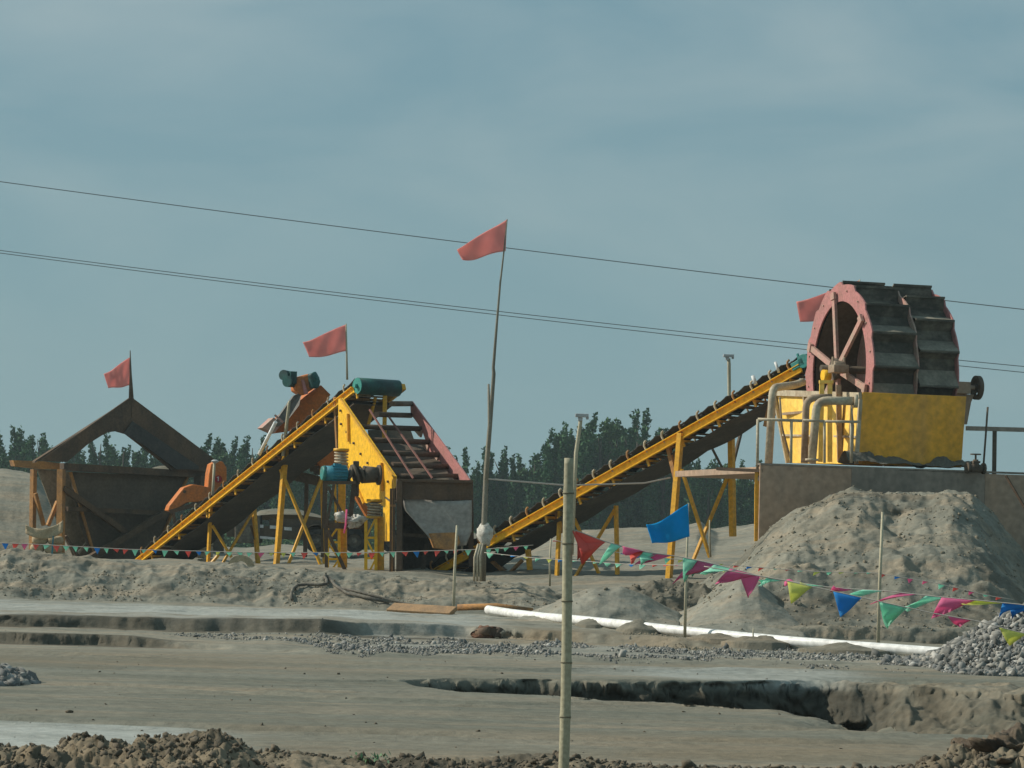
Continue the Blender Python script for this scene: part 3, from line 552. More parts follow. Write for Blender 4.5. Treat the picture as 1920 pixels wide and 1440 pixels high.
# bearing stand in front of the side plate
mb=MB(); bc=P(1545,704,63.6); ba=AX
mb.tube(bc-ba*.03,bc+ba*.12,.115,n=20); mb.build('bearing_cover',M['yellow_plate'],washer)
mb=MB(); bh=P(1572,692,63.2); mb.obox(bh,AX*.16,AY*.16,Z*.08); mb.tube(bh+Z*.05-AX*.12,bh+Z*.05+AX*.12,.12,n=14)
for dx_ in(-.12,.12): mb.tube(bh+AX*dx_+Z*.05,bh+AX*dx_+Z*.24,.03)
mb.build('bearing',M['pipebrown'],washer,bevel=.015)
mb=MB(); mb.beam(P(1541,718,62.6),P(1538,866,62.6),.09,.09); mb.beam(P(1556,718,62.6),P(1556,866,62.6),.09,.09); mb.beam(P(1536,716,62.6),P(1562,716,62.6),.14,.06)
mb.beam(P(1541,760,62.6),P(1556,760,62.6),.05,.05); mb.build('bearing_stand',M['tank_side'],washer)
mb=MB(); mb.beam(P(1572,722,62.9),P(1575,866,62.9),.13,.1); mb.build('bearing_stand',M['pipebrown'],washer)
# pipes
def pipe(pts,r,mat,root,name='pipe',n=12):
    mb=MB(); q=[pts[0]]
    for i in range(1,len(pts)-1):                   # round every corner
        a,b,c=Vector(pts[i-1]),Vector(pts[i]),Vector(pts[i+1]); rr=min(.2,(b-a).length*.45,(c-b).length*.45)
        p=b+(a-b).normalized()*rr; s=b+(c-b).normalized()*rr
        for k in range(6): t=k/5; q.append(p*(1-t)**2+b*2*t*(1-t)+s*t*t)
    q.append(pts[-1]); mb.path(q,r,n); return mb.build(name,mat,root)
pipe([P(1506,716,63.8),P(1490,722,63.6),P(1449,727,62.5),P(1441,870,62.5)],.078,M['pipe'],washer)
pipe([P(1606,752,61.7),P(1532,751,61.7),P(1522,868,61.7)],.082,M['pipe'],washer)
pipe([P(1560,745,62.2),P(1512,746,62.2),P(1508,868,62.2)],.07,M['pipebrown'],washer)
mb=MB(); f=P(1603,752,61.7); mb.tube(f-Vector((.02,0,0)),f+Vector((.05,0,0)),.13,n=16); f=P(1522,864,61.7); mb.tube(f,f+Z*.04,.13,n=16); mb.build('flange',M['pipe'],washer)
mb=MB(); mb.path([P(1596,760,61.6),P(1600,800,61.6),P(1597,868,61.5)],.018); mb.build('conduit',M['pipebrown'],washer); mb=MB(); mb.path([P(1462,745,62),P(1466,800,62.2),P(1484,868,62.2)],.02); mb.build('conduit',M['pipebrown'],washer)
# pulley at the right end
pc=P(1832,727,64.6)
def ring(c,e1,e2,ax,r0,r1,w_,n=36,mb=None):
    m=mb or MB(); f=lambda r,a,o:c+e1*(r*math.cos(a))+e2*(r*math.sin(a))+ax*o
    an=[2*math.pi*k/n for k in range(n+1)]
    A=[f(r1,a,-w_) for a in an];B=[f(r0,a,-w_) for a in an];C=[f(r0,a,w_) for a in an];D=[f(r1,a,w_) for a in an]
    m.loft(A,B);m.loft(B,C,True);m.loft(C,D);m.loft(D,A,True); return m
prt=ring(pc,AY,Z,AX,.17,.245,.045).build('drive_pulley',M['darksteel'],washer)
mb=MB()
for k in range(5):
    a=.3+2*math.pi*k/5; mb.beam(pc,pc+AY*.19*math.cos(a)+Z*.19*math.sin(a),.035,.05,side=AX)
mb.tube(pc-AX*.06,pc+AX*.06,.06); mb.build('spoke',M['darksteel'],prt)
mb=MB(); mb.tube(pc-AX*.5,pc,.045); mb.obox(pc-AX*.42-Z*.02,AX*.2,AY*.18,Z*.12); mb.prism([pc-AX*.65-Z*.14,pc-AX*.05-Z*.14,pc-AX*.12-Z*.3,pc-AX*.2-Z*.75,pc-AX*.3-Z*.75,pc-AX*.3-Z*.3],AY*.05); mb.build('gearbox',M['wall'],washer,bevel=.02)
M['cake']=paint('caked_mud',(.14,.13,.105),(.09,.085,.07),.45,4,.95,bump=.6)
xs=[];
mb=MB()
def cake(i,j):
    a=-0.35+2.7*i; b=-.30+.5*j; base_=Vector((Ob.x,O.y,zb-.02))+AX*a+AY*b
    hgt=.13*math.sin(math.pi*min(1,max(0,j*.85+.1)))*(.8+1.6*float(fbm(np.array([a*3.]),np.array([b*3.]),3,5)[0]))*(1.5 if a<.3 else 1)
    return base_+Z*max(-.02,hgt)
mb.grid(cake,60,10); mb.build('caked_sand',M['cake'],washer)

# ---------------------------------------------------------------- steel wall
WY=61.25
W0=P(1430,872,WY-.5); wdir=AX
def wall_pt(u): # intersection of the wall plane with the sight column u
    lo,hi=-6,30
    for _ in range(40):
        mid=(lo+hi)/2; q=W0+wdir*mid
        if float(up_of(q.x,q.y))<u+ (0): lo=mid
        else: hi=mid
    return W0+wdir*lo
wall=thing('steel_wall','brown sheet steel retaining wall carrying the bucket wheel washer','retaining wall',Vector((W0.x+2,W0.y,-.4)))
def zplate(u0,u1,mat,dz=0,dy=0):
    a,b=wall_pt(u0),wall_pt(u1); a=a-AY*dy; b=b-AY*dy; zt_=W0.z
    mb=MB(); mb.prism([Vector((a.x,a.y,-.2)),Vector((b.x,b.y,-.2)),Vector((b.x,b.y,zt_+dz)),Vector((a.x,a.y,zt_+dz))],AY*.04); return mb.build('wall_panel',mat,wall,bevel=.006)
M['wallg']=paint('steel_wall_grey',(.30,.245,.195),(.19,.165,.135),.5,1.2,.75,streak=6,bump=.15,soft=.15)
zplate(1432,1612,M['wall']); zplate(1604,1694,M['wallg'],.01,.012); zplate(1686,1864,M['wallg'],-.004,.004); zplate(1856,2104,M['wall'],-.015,.016); zplate(2096,2500,M['wall'],-.01,.006)
mb=MB(); a,b=wall_pt(1432),wall_pt(2500); mb.beam(a+Z*.02+AY*.1,b+Z*.02+AY*.1,.22,.035); mb.beam(a+AY*.12-Z*.25,b+AY*.12-Z*.25,.08,.1); mb.build('top_rail',M['wallg'],wall)
mb=MB()
dk=[wall_pt(1470)+AY*.25,wall_pt(1860)+AY*.25]
mb.prism([dk[0],dk[1],dk[1]+AY*5.6,dk[0]+AY*5.6],Z*-.12); mb.build('deck',M['wall'],wall)
for i,(t,dp) in enumerate(((.9,5.2),(.6,2.6),(.9,2.6))):
    q=lerp(dk[0],dk[1],t)+AY*dp; mb=MB(); mb.tube(Vector((q.x,q.y,gz(q.x,q.y)-.2)),q-Z*.1,.1); mb.build('post',M['yellow'],wall)
mb=MB(); mb.beam(P(1886,892,61.2),P(1935,975,61.2),.09,.02,side=AY); mb.build('brace',M['rust'],wall)
# left corner post + catwalk + railing
rail=thing('catwalk','small catwalk with pipe railing at the left corner of the steel wall','catwalk',P(1421,990,60.9))
mb=MB(); mb.beam(P(1421,884,60.9),P(1420,1015,60.9),.115,.115); mb.build('post',M['yellow'],rail)
mb=MB(); mb.beam(P(1345,879,61.2),P(1432,883,60.8),.12,.06); mb.build('walkway',M['rust'],rail)
mb=MB()
for (a,b) in (((1421,786,60.9),(1420,880,60.9)),((1421,786,60.9),(1504,789,60.9)),((1484,789,60.9),(1483,868,60.9))): mb.tube(P(*a),P(*b),.028 if a[0]!=b[0]+0 else .028)
mb.build('railing',M['pipe'],rail)
mb=MB()
for (a,b) in (((1546,790,60.95),(1546,868,60.95)),((1546,790,60.95),(1612,791,60.95)),((1506,788,60.9),(1546,790,60.95)),((1596,790,61),(1596,868,61))): mb.tube(P(*a),P(*b),.026)
tag(mb.build('railing',M['pipe']),'short pale pipe railing on the wall top in front of the dusty pipes','railing')
# platform to the right: beam with post, thin rod, valve
rr=thing('handrail','dark pipe handrail running off to the right of the yellow tank','handrail',P(1865,886,62.3))
mb=MB(); mb.beam(P(1812,803,62.3),P(2150,812,63.4),.07,.085); mb.build('rail',M['wallg'],rr)
for u,Y in((1865,62.4),(2060,63)): mb=MB(); mb.beam(P(u,808,Y),P(u-1,889,Y),.075,.075); mb.build('post',M['darksteel'],rr)
mb=MB(); mb.path([P(1852,763,62),P(1848,820,62),P(1843,886,62)],.02); tag(mb.build('steel_rod',M['darksteel']),'thin dark rod standing beside the valve','rod')
vv=thing('gate_valve','dark handwheel valve sitting on the wall right of the tank','valve',P(1829,886,61.8))
vc=P(1829,878,61.8)
mb=MB(); mb.tube(vc-AX*.17,vc+AX*.17,.075,n=14); mb.tube(vc-AX*.19,vc-AX*.15,.11,n=14); mb.tube(vc+AX*.15,vc+AX*.19,.11,n=14); mb.tube(vc,vc+Z*.17,.09,.05,n=14); mb.obox(vc+Z*.12,AX*.07,AY*.07,Z*.02); mb.tube(vc+Z*.15,vc+Z*.27,.02); mb.build('valve_body',M['darksteel'],vv)
mb=ring(vc+Z*.27,AX,AY,Z,.085,.105,.012,n=24); mb.beam(vc+Z*.27-AX*.09,vc+Z*.27+AX*.09,.02,.015); mb.build('handwheel',M['darksteel'],vv)

# ---------------------------------------------------------------- belt conveyors
def conveyor(name_label,pT,pB,width,n_id,legs,braces,railpx,extra=0,drumr=.2,lacing=True):
    pT,pB=Vector(pT),Vector(pB); d=(pT-pB); L_=d.length; d=d.normalized(); hd=Vector((d.x,d.y,0)).normalized()
    ax=Vector((hd.y,-hd.x,0));  ax = ax if ax.x>0 else -ax
    up=ax.cross(d); up = up if up.z>0 else -up
    root=thing('belt_conveyor',name_label,'conveyor',Vector(((pT.x+pB.x)/2,(pT.y+pB.y)/2,gz((pT.x+pB.x)/2,(pT.y+pB.y)/2))))
    for k in (0,1):
        mb=MB(); channel(mb,pB+ax*width*k,pT+ax*width*k,railpx,.06,ax*(1 if k else -1)); mb.build('side_rail',M['yellow_plate'] if not k else M['yellow'],root)
    # trough belt, slumps between idlers
    nseg=n_id*6; cs=[(.07,.31),(.22,.18),(.36,.12),(.64,.12),(.78,.18),(.93,.31)]
    mb=MB()
    def bp(t,q,lo=0):
        h=cs[q][1]; sag=-.035*abs(math.sin(math.pi*t*n_id)) * (1.4 if q in(0,5) else .5)
        return pB+d*(L_*t)+ax*width*cs[q][0]+up*(h+sag-lo)
    for q in range(5):
        mb.loft([bp(i/nseg,q) for i in range(nseg+1)],[bp(i/nseg,q+1) for i in range(nseg+1)],True)
        mb.loft([bp(i/nseg,q,.014) for i in range(nseg+1)],[bp(i/nseg,q+1,.014) for i in range(nseg+1)],True)
    for q in (0,5): mb.loft([bp(i/nseg,q) for i in range(nseg+1)],[bp(i/nseg,q,.014) for i in range(nseg+1)])
    mb.build('belt',M['belt'],root)
    mb=MB(); nn=n_id*3                                # return run hangs under the frame
    f=lambda t,s,lo=0: pB+d*(L_*(.02+.965*t))+ax*width*(.06+.88*s)+up*(-.20-.05*abs(math.sin(math.pi*t*n_id/3))-lo)
    A=[f(i/nn,0) for i in range(nn+1)];B=[f(i/nn,1) for i in range(nn+1)]; A2=[f(i/nn,0,.014) for i in range(nn+1)];B2=[f(i/nn,1,.014) for i in range(nn+1)]
    mb.loft(A,B,True);mb.loft(B2,A2,True);mb.loft(A,A2);mb.loft(B2,B); mb.build('return_belt',M['belt'],root)
    for k in range(n_id):
        t=(k+.5)/n_id; c=pB+d*(L_*t)
        mb=MB()
        pts=[c+up*.06-d*.03,c+up*.2-d*.05,c+up*.27-d*.02,c+up*.29+d*.04]
        mb.path(pts[::-1]+[c+up*.03,c+up*.03+ax*width]+[p+ax*width for p in pts],.024,6)
        r=.045; q=[c+ax*width*.09+up*.25,c+ax*width*.34+up*.10,c+ax*width*.66+up*.10,c+ax*width*.91+up*.25]
        mb.build('idler_bracket',M['pipe'] if k%3 else M['rustlight'],root)
        mb=MB(); mb.tube(q[0],q[1],r); mb.tube(q[1],q[2],r); mb.tube(q[2],q[3],r); mb.build('idler_roller',M['belt'],root)
        if k%2==0:
            mb=MB(); c2=c+d*.4-up*(railpx/2+.04); mb.beam(c2,c2+ax*.42,.05,.05); mb.beam(c2+ax*.02,c2-up*.13+ax*.02,.04,.05)
            mb.build('return_bracket',M['yellow'],root)
        mb=MB(); mb.beam(c-up*.06+ax*.03,c-up*.06+ax*(width-.03),.05,.05,up=up); mb.build('cross_member',M['rustlight'],root)
    dr=thing('x','x','x',(0,0,0)); bpy.data.objects.remove(dr)
    dc=pT+d*.14+up*.04
    mb=MB(); mb.tube(dc+ax*.02,dc+ax*(width-.02),drumr,n=28); do=mb.build('head_drum',M['belt'] if extra==0 else M['drum'],root)
    if extra:
        mb=MB(); mb.tube(dc+ax*.0,dc+ax*.02,drumr*.96,n=28); mb.tube(dc-ax*.08,dc,.05); mb.build('drum_end',M['drumend'],do)
        mb=MB(); mb.tube(dc+ax*(width-.02),dc+ax*(width+.1),.05); mb.obox(dc+ax*(width+.08)-up*.02,ax*.05,d*.1,up*.06); mb.build('drum_bearing',M['darksteel'],do)
    mb=MB(); tc_=pB-d*.1+up*.02; mb.tube(tc_+ax*.02,tc_+ax*(width-.02),.15,n=20); mb.build('tail_drum',M['belt'],root)
    for (a,b,wd,mt) in legs:
        mb=MB(); mb.beam(P(*a),P(*b),wd,wd,side=ax); mb.build('leg',M[mt],root)
    for (a,b,wd,mt) in braces:
        mb=MB(); mb.beam(P(*a),P(*b),wd,wd*.7,side=ax); mb.build('brace',M[mt],root)
    return root,d,ax,up
ya='yellow'
TA=P(664,731,76); BA=P(256,1056,84)
cA,dA,axA,upA=conveyor('left yellow belt conveyor climbing from the feed hopper to the screen',TA,BA,1.2,15,
 [((537,826,79.0),(518,1062,79.0),.115,ya),((396,930,81.6),(390,1060,81.6),.075,ya),((475,940,82.2),(484,1060,82.2),.095,ya),((604,880,80),(610,1075,80),.095,ya),((522,830,79.4),(530,905,79.2),.07,'rustlight'),((628,745,76.6),(634,860,77),.07,'rustlight')],
 [((526,880,79.0),(612,1085,78.6),.075,ya),((607,885,79.8),(540,1060,79.0),.07,ya),((398,985,81.5),(434,1045,81.5),.06,ya),((474,960,82.1),(414,1062,81.6),.06,ya),((410,1040,81.4),(390,1063,81.4),.07,ya),((470,985,82.2),(484,1030,82.2),.05,'rust')],.14,extra=1,drumr=.2)
TB=P(1503,690,66.3); BB=P(800,1084,72.7)
cB,dB,axB,upB=conveyor('right long yellow belt conveyor climbing up to the bucket wheel washer',TB,BB,1.2,22,
 [((1276,812,68.2),(1254,1085,68.2),.115,ya),((1371,822,69),(1374,1006,69),.115,ya),((1050,958,70.7),(1043,1100,70.7),.075,ya),((1155,948,70.5),(1158,1098,70.5),.075,ya),((1253,838,68.6),(1268,900,68.4),.09,'rustlight'),((1044,958,70.8),(1052,1000,70.8),.09,'rustlight'),((990,1030,71.6),(996,1095,71.6),.095,ya),((1448,742,67.2),(1436,800,67.2),.09,'rustlight')],
 [((1278,880,68.1),(1331,1045,68.3),.075,ya),((1370,880,69),(1300,1050,68.6),.075,ya),((1072,962,70.8),(1134,1100,70.8),.07,ya),((1153,955,70.5),(1066,1103,70.8),.07,ya),((908,1040,72.2),(975,1098,72.2),.09,'rustlight'),((980,1050,71.7),(930,1100,71.7),.08,'rustlight'),((1392,800,69.6),(1372,880,69.4),.07,'darksteel'),((1336,842,69.3),(1372,912,69.3),.05,'darksteel')],.15)
# drive at the top of the right conveyor
mb=MB(); c=TB+dB*.12+upB*.1; mb.tube(c-axB*.06,c+axB*.2,.15,n=20); mb.obox(c-dB*.15+upB*.0,dB*.16,axB*.06,upB*.08); mb.tube(c-dB*.1+upB*.1,c-dB*.1+upB*.22,.03); mb.build('drive_housing',M['teal'],cB,bevel=.01)
mb=MB(); c=TB-dB*.55+upB*.16; mb.tube(c,c+upB*.24,.03); mb.build('bolt',M['whiteplate'],cB); mb=MB(); mb.tube(c-axB*.05-dB*.6,c-axB*.05-dB*.6+upB*.2,.04); mb.build('bolt',M['whiteplate'],cB)
# side skirt where the left conveyor discharges: take-up screw and far bearing
mb=MB(); q=TA+axA*1.22; mb.obox(q+dA*.12,dA*.22,axA*.05,upA*.07); mb.tube(q+upA*.08,q+upA*.2,.06); mb.build('take_up',M['yellow'],cA)
mb=MB(); q=TA-dA*.2; mb.prism([q+axA*.05-upA*.25-dA*.0,q+axA*1.15-upA*.25,q+axA*1.15-upA*.25-dA*1.3,q+axA*.05-upA*.25-dA*1.3],upA*-.03); mb.build('drip_plate',M['darksteel'],cA)

# ---------------------------------------------------------------- vibrating screen
M['pinkdark']=paint('dark_red_paint',(.22,.09,.075),(.14,.08,.06),.45,3,.8)
scr=thing('vibrating_screen','inclined vibrating screen with yellow near side plate and faded red far plate','screen',P(735,1080,72.2))
Ys_=lambda u:76.2-(u-635)*3.6/107
Yf_=lambda u:76.6-(u-770)*3.6/107
def poly(mb,pts,fy,off): mb.prism([P(u,v,fy(u)) for u,v in pts],off)
sax=Vector((.95,.30,0)).normalized()
mb=MB(); poly(mb,[(634,748),(641,746),(742,893),(742,915),(732,918),(731,1015),(718,1015),(718,948),(700,948),(682,942),(664,922),(652,880),(646,845),(634,842)],Ys_,sax*.03); sp_=mb.build('near_side_plate',M['yellow_plate'],scr,bevel=.006)
mb=MB()
for (a,b,c_) in (((655,776),(656,828),.09),((718,868),(719,920),.1),((641,748),(742,895),.05),((668,905),(684,944),.05)):
    mb.beam(P(a[0],a[1],Ys_(a[0]))-sax*.03,P(b[0],b[1],Ys_(b[0]))-sax*.03,c_*.8,c_,side=sax)
mb.build('stiffener',M['yellow'],sp_)
mb=MB()
for (u,v) in ((641,795),(652,810),(665,831),(678,851),(691,868),(704,888),(652,872),(665,905),(640,770),(729,903)):
    q=P(u,v,Ys_(u)); mb=MB(); mb.tube(q-sax*.05,q+sax*.05,.028,n=8); mb.build('bolt',M['rust'],sp_)
mb=MB(); poly(mb,[(769,752),(772,752),(880,899),(880,904),(842,904),(835,885),(826,868),(805,845),(790,804),(770,776)],Yf_,sax*.03); fp=mb.build('far_side_plate',M['pink'],scr)
mb=MB(); poly(mb,[(800,830),(866,903),(855,1010),(820,1010)],lambda u:Yf_(u)+.05,sax*.02); mb.build('far_wing',M['pinkpale'],scr)
bars=[((735,757),(771,757)),((706,777),(770,779)),((675,800),(790,804)),((698,825),(805,829)),((715,849),(823,853)),((735,871),(840,875)),((742,893),(858,893))]
for (a,b) in bars:
    u0,v0=a; Ya=Ys_(u0-10)+.0; mb=MB(); mb.tube(P(u0,v0,Ya+.1),P(b[0],b[1],Yf_(b[0])),.065,n=10); mb.build('cross_tube',M['rust'],scr)
for (a,b) in (((693,768),(775,897)),((728,780),(811,897))):
    mb=MB(); mb.beam(P(a[0],a[1],75),P(b[0],b[1],72.2),.035,.035); mb.build('tension_rod',M['pinkdark'],scr)
mb=MB()                                             # screen decks under the tubes
for (q,dz,mt) in ((0,0,'darksteel'),):
    mb.prism([P(668,830,75.6),P(800,832,76.2),P(858,908,73),P(742,912,72.6)],Z*-.05)
    mb.prism([P(655,880,75.8),P(790,880,76.4),P(850,935,73.2),P(735,940,72.8)],Z*-.05)
mb.build('screen_deck',M['darksteel'],scr)
mb=MB()                                             # side gussets of the far plate
for (u,v) in ((783,806),(796,832),(813,856),(830,878)): poly(mb,[(u-8,v),(u+8,v),(u+4,v+14)],lambda x:Yf_(x)-.1,sax*.05)
mb.build('gusset',M['pinkpale'],fp)
# frame behind the screen, with upper sheets
mb=MB(); mb.beam(P(722,740,76.4),P(720,860,76.4),.1,.1); mb.beam(P(704,745,76.5),P(690,800,76.4),.06,.06); mb.build('frame_post',M['yellow'],scr)
mb=MB(); mb.prism([P(690,806,77.6),P(770,806,77.9),P(800,890,77.2),P(700,890,76.6)],Z*-.0+AY*.03); mb.build('back_sheet',M['darksteel'],scr)
def spring(u,v0,v1,Y,r=.145,turns=5):
    a,b=P(u,v0,Y),P(u,v1,Y); mb=MB(); n=turns*14
    mb.path([lerp(a,b,i/n)+Vector((math.cos(2*math.pi*i*turns/n)*r,math.sin(2*math.pi*i*turns/n)*r,0)) for i in range(n+1)],.022,6)
    mb.build('spring',M['pipe'],scr)
    mb=MB(); mb.tube(a,a+Z*.06,r*1.25,n=18); mb.build('spring_seat',M['yellow'],scr); mb=MB(); mb.tube(b-Z*.05,b,r*1.25,n=18); mb.build('spring_seat',M['yellow'],scr)
spring(640,846,874,73.6); spring(702,941,968,72.2)
def truss(u0,u1,v0,v1,Y,n=4):
    mb=MB()
    for u in (u0,u1):
        for dy in (0,.35): mb.beam(P(u,v0,Y+dy),P(u,v1,Y+dy),.07,.07)
    for i in range(n+1):
        v=v0+(v1-v0)*i/n; mb.beam(P(u0,v,Y),P(u1,v,Y),.05,.05); mb.beam(P(u1,v,Y),P(u1,v,Y+.35),.05,.05)
        if i<n:
            v2=v0+(v1-v0)*(i+1)/n; a,b=(u0,u1) if i%2 else (u1,u0); mb.beam(P(a,v,Y-.01),P(b,v2,Y-.01),.045,.04)
    mb.build('pedestal',M['yellow_plate'],scr)
    mb=MB(); mb.beam(P(u1+6,v0,Y+.15),P(u1+7,v1,Y+.15),.16,.2); mb.build('column',M['yellow'],scr)
truss(686,705,970,1085,72.1,3); truss(614,636,985,1080,73.5,3); 
mb=MB(); mb.beam(P(641,905,73.5),P(641,990,73.5),.11,.16); mb.beam(P(628,905,73.4),P(630,980,73.4),.05,.05); mb.build('column',M['yellow'],scr)
# drive motor with belt guard on its own frame
mot=thing('electric_motor','blue green electric motor on a rusty frame in front of the yellow plate','motor',P(625,1080,72.6))
mc=P(632,888,72.4); ma=sax
mb=MB(); mb.tube(mc-ma*.30,mc+ma*.22,.17,.165,n=24)
for k in range(14):
    a=2*math.pi*k/14; q=(Z*math.cos(a)+ma.cross(Z)*math.sin(a))*.18; mb.beam(mc-ma*.13+q,mc+ma*.2+q,.02,.03,up=q)
mo=mb.build('motor_body',M['motorblue'],mot)
mb=MB(); mb.tube(mc-ma*.36,mc-ma*.29,.15,.18,n=24); mb.build('fan_cover',M['teal'],mot); mb=MB(); mb.obox(mc+Z*.18,ma*.08,ma.cross(Z)*.07,Z*.05); mb.build('terminal_box',M['motorblue'],mot)
mb=MB()
for dx_,r in ((.30,.17),(.42,.24),(.56,.2)): mb.tube(mc+ma*(dx_-.03)+Z*(.02 if r<.2 else -.02),mc+ma*(dx_+.03),r,n=22)
mb.tube(mc+ma*.2,mc+ma*.9,.06); mb.build('pulley',M['darksteel'],mot)
mb=MB(); mb.tube(mc+ma*.62+Z*0,mc+ma*.98,.2,.17,n=24); mb.tube(mc+ma*.95,mc+ma*1.0,.23,n=24); mb.build('vibrator',M['darksteel'],mot)
mb=MB(); mb.prism([mc+ma*.36+Z*.3,mc+ma*.5+Z*.3,mc+ma*.52-Z*.5,mc+ma*.38-Z*.5],ma.cross(Z)*.05); mb.build('belt_guard',M['rust'],mot,bevel=.02)
mb=MB(); mb.beam(P(609,905,72.3),P(608,988,72.3),.09,.09); mb.beam(P(664,905,72.5),P(655,990,72.5),.1,.1); mb.beam(P(608,905,72.4),P(668,905,72.4),.25,.07)
mb.beam(P(604,985,72.3),P(690,987,72.3),.12,.13); mb.beam(P(615,912,72.3),P(655,988,72.3),.07,.06); mb.beam(P(611,990,72.3),P(653,1082,72.3),.09,.08); mb.beam(P(627,905,72.2),P(612,985,72.2),.06,.06)
mb.beam(P(612,1000,72.4),P(612,1085,72.4),.07,.07); mb.build('stand',M['rust'],mot)
mb=MB()
def blob(mb,c,rx,ry,rz,seed,n=14,m_=18,amp=.25):
    def f(i,j):
        th=math.pi*i; ph=2*math.pi*j; x,y,z=math.sin(th)*math.cos(ph),math.sin(th)*math.sin(ph),math.cos(th)
        k=1+amp*float(fbm(np.array([x*2.2+seed]),np.array([y*2.2+z*2.9]),3,seed)[0])*2
        return Vector(c)+Vector((x*rx,y*ry,z*rz))*k
    mb.grid(f,n,m_)
blob(mb,P(641,969,72.05),.14,.1,.1,3,amp=.5); blob(mb,P(664,976,72.05),.19,.1,.13,8,amp=.6); tag(mb.build('plastic_bag',M['bag']),'crumpled whitish plastic sheet tied to the motor frame','plastic sheet')
mb=MB(); mb.path([P(650,955,71.9),P(648,985,71.9),P(645,1000,71.9)],.02); tag(mb.build('ribbon',M['magenta_p']),'pink ribbon hanging on the plastic sheet','ribbon')

# ---------------------------------------------------------------- discharge box below the screen
M['chute']=paint('chute_sheet',(.22,.205,.18),(.40,.37,.33),.48,1.6,.6,streak=.5,bump=.1,soft=.25)
box=thing('discharge_chute','rusty brown discharge box with a stained grey chute under the screen','chute',P(815,1085,72))
bx=Vector((.97,.24,0)).normalized()
YB=71.4
mb=MB(); mb.prism([P(744,900,YB),P(886,903,YB+.35),P(886,938,YB+.35),P(744,936,YB)],AY*.05); mb.beam(P(744,900,YB-.03),P(886,903,YB+.32),.1,.06); mb.build('top_plate',M['rust'],box)
mb=MB(); mb.beam(P(736,916,YB-.1),P(735,1085,YB-.1),.09,.12); mb.beam(P(749,902,YB-.05),P(748,1085,YB-.05),.14,.12); mb.build('post',M['rust'],box)
mb=MB(); mb.beam(P(736,918,YB-.16),P(735,1085,YB-.16),.02,.02); mb.beam(P(731,948,YB-.15),P(742,948,YB-.15),.05,.05); mb.build('post_edge',M['rustlight'],box)
mb=MB(); mb.beam(P(882,903,YB+.4),P(884,1062,YB+.4),.1,.12); mb.build('post',M['rust'],box)
mb=MB(); mb.beam(P(800,1020,YB+1.2),P(790,1085,YB+1.2),.1,.1); mb.build('post',M['darksteel'],box); mb=MB(); mb.beam(P(752,1002,YB+.6),P(815,1006,YB+.6),.1,.08); mb.build('cross_bar',M['darksteel'],box)
mb=MB() # chute sheet with sag
def ch(i,j):
    # i 0..1 across, j 0..1 down
    uL=np.interp(j,[0,.15,.3,1],[757,756,760,812]); uR=np.interp(j,[0,.25,.7,1],[884,885,884,874]); v=np.interp(j,[0,1],[932,1016])+i*6
    u=uL+(uR-uL)*i; return P(u,v+4*math.sin(i*3.1),YB+.10+.12*math.sin(i*math.pi)-.25*j)
mb.grid(ch,16,10); mb.build('chute_sheet',M['chute'],box,solid=.02)
mb=MB(); mb.prism([P(806,1000,YB-.2),P(858,998,YB-.2),P(864,1018,YB-.3),P(850,1032,YB-.3),P(818,1028,YB-.3)],AY*.3); mb.build('chute_lip',M['rustlight'],box,bevel=.02)
mb=MB(); mb.prism([P(752,938,YB+3.2),P(886,940,YB+3.4),P(886,1085,YB+3.4),P(752,1085,YB+3.2)],AY*.04); mb.prism([P(752,905,YB+.1),P(752,905,YB+3.2),P(753,1085,YB+3.2),P(753,1085,YB+.1)],AX*.03);mb.build('inner_wall',M['darksteel'],box)
mb=MB()
for v,t in ((1046,.07),(1060,.05),(1072,.05)): mb.beam(P(845,v,YB+1),P(900,v+2,YB+1.1),.06,t)
mb.build('grating',M['darksteel'],box)
# dark base frame right of the flagpole at the foot of the conveyor
mb=MB(); mb.prism([P(912,1055,74.5),P(930,1050,74.6),P(990,1100,74.6),P(912,1100,74.5)],AY*.1); tag(mb.build('steel_plate',M['rust']),'dark rusty plate leaning under the foot of the right conveyor','plate')

# ---------------------------------------------------------------- crusher / second feeder arm behind the left conveyor
cr_=thing('feeder_arm','orange inclined feeder with dark motors behind the left conveyor','feeder',P(600,1040,80))
mb=MB(); dd=AY*.7
mb.prism([P(602,722,79.5),P(620,740,79.5),P(590,785,79.8),P(548,808,80),P(520,812,80.2),P(507,800,80.2),P(560,752,79.8)],dd); mb.build('trough',M['orange'],cr_,bevel=.01)
mb=MB(); mb.prism([P(551,742,79.4),P(566,735,79.4),P(561,760,79.3),P(538,790,79.5),P(520,800,79.6),P(513,795,79.6)],AY*.2); mb.build('screen_panel',M['greysheet'],cr_)
mb=MB(); mb.prism([P(492,802,79.7),P(513,783,79.7),P(532,792,79.7),P(514,812,79.7)],AY*.6); mb.beam(P(515,778,79.5),P(531,792,79.5),.05,.05); mb.build('end_box',M['pinkpale'],cr_)
mb=MB(); mb.prism([P(554,708,79.3),P(582,700,79.3),P(590,728,79.3),P(568,742,79.3),P(553,732,79.3)],AY*.5); mb.build('housing',M['orange'],cr_,bevel=.04)
mb=MB(); mb.tube(P(531,703,79.3),P(545,706,79.6),.13,n=16); mb.tube(P(538,715,79.2),P(552,716,79.5),.14,n=16); mb.obox(P(549,708,79.3),AX*.08,AY*.1,Z*.15); mb.build('motor',M['drum'],cr_)
mb=MB(); a=P(584,700,79.2); b=P(597,722,79.2); mb.tube(a-AX*.0,a+Vector((.12,0,-.2)),.12,n=16); mb.prism([P(580,700,79.1),P(592,700,79.1),P(602,714,79.1),P(598,728,79.1),P(584,728,79.1)],AY*.25); mb.build('motor_cover',M['drum'],cr_,bevel=.04)
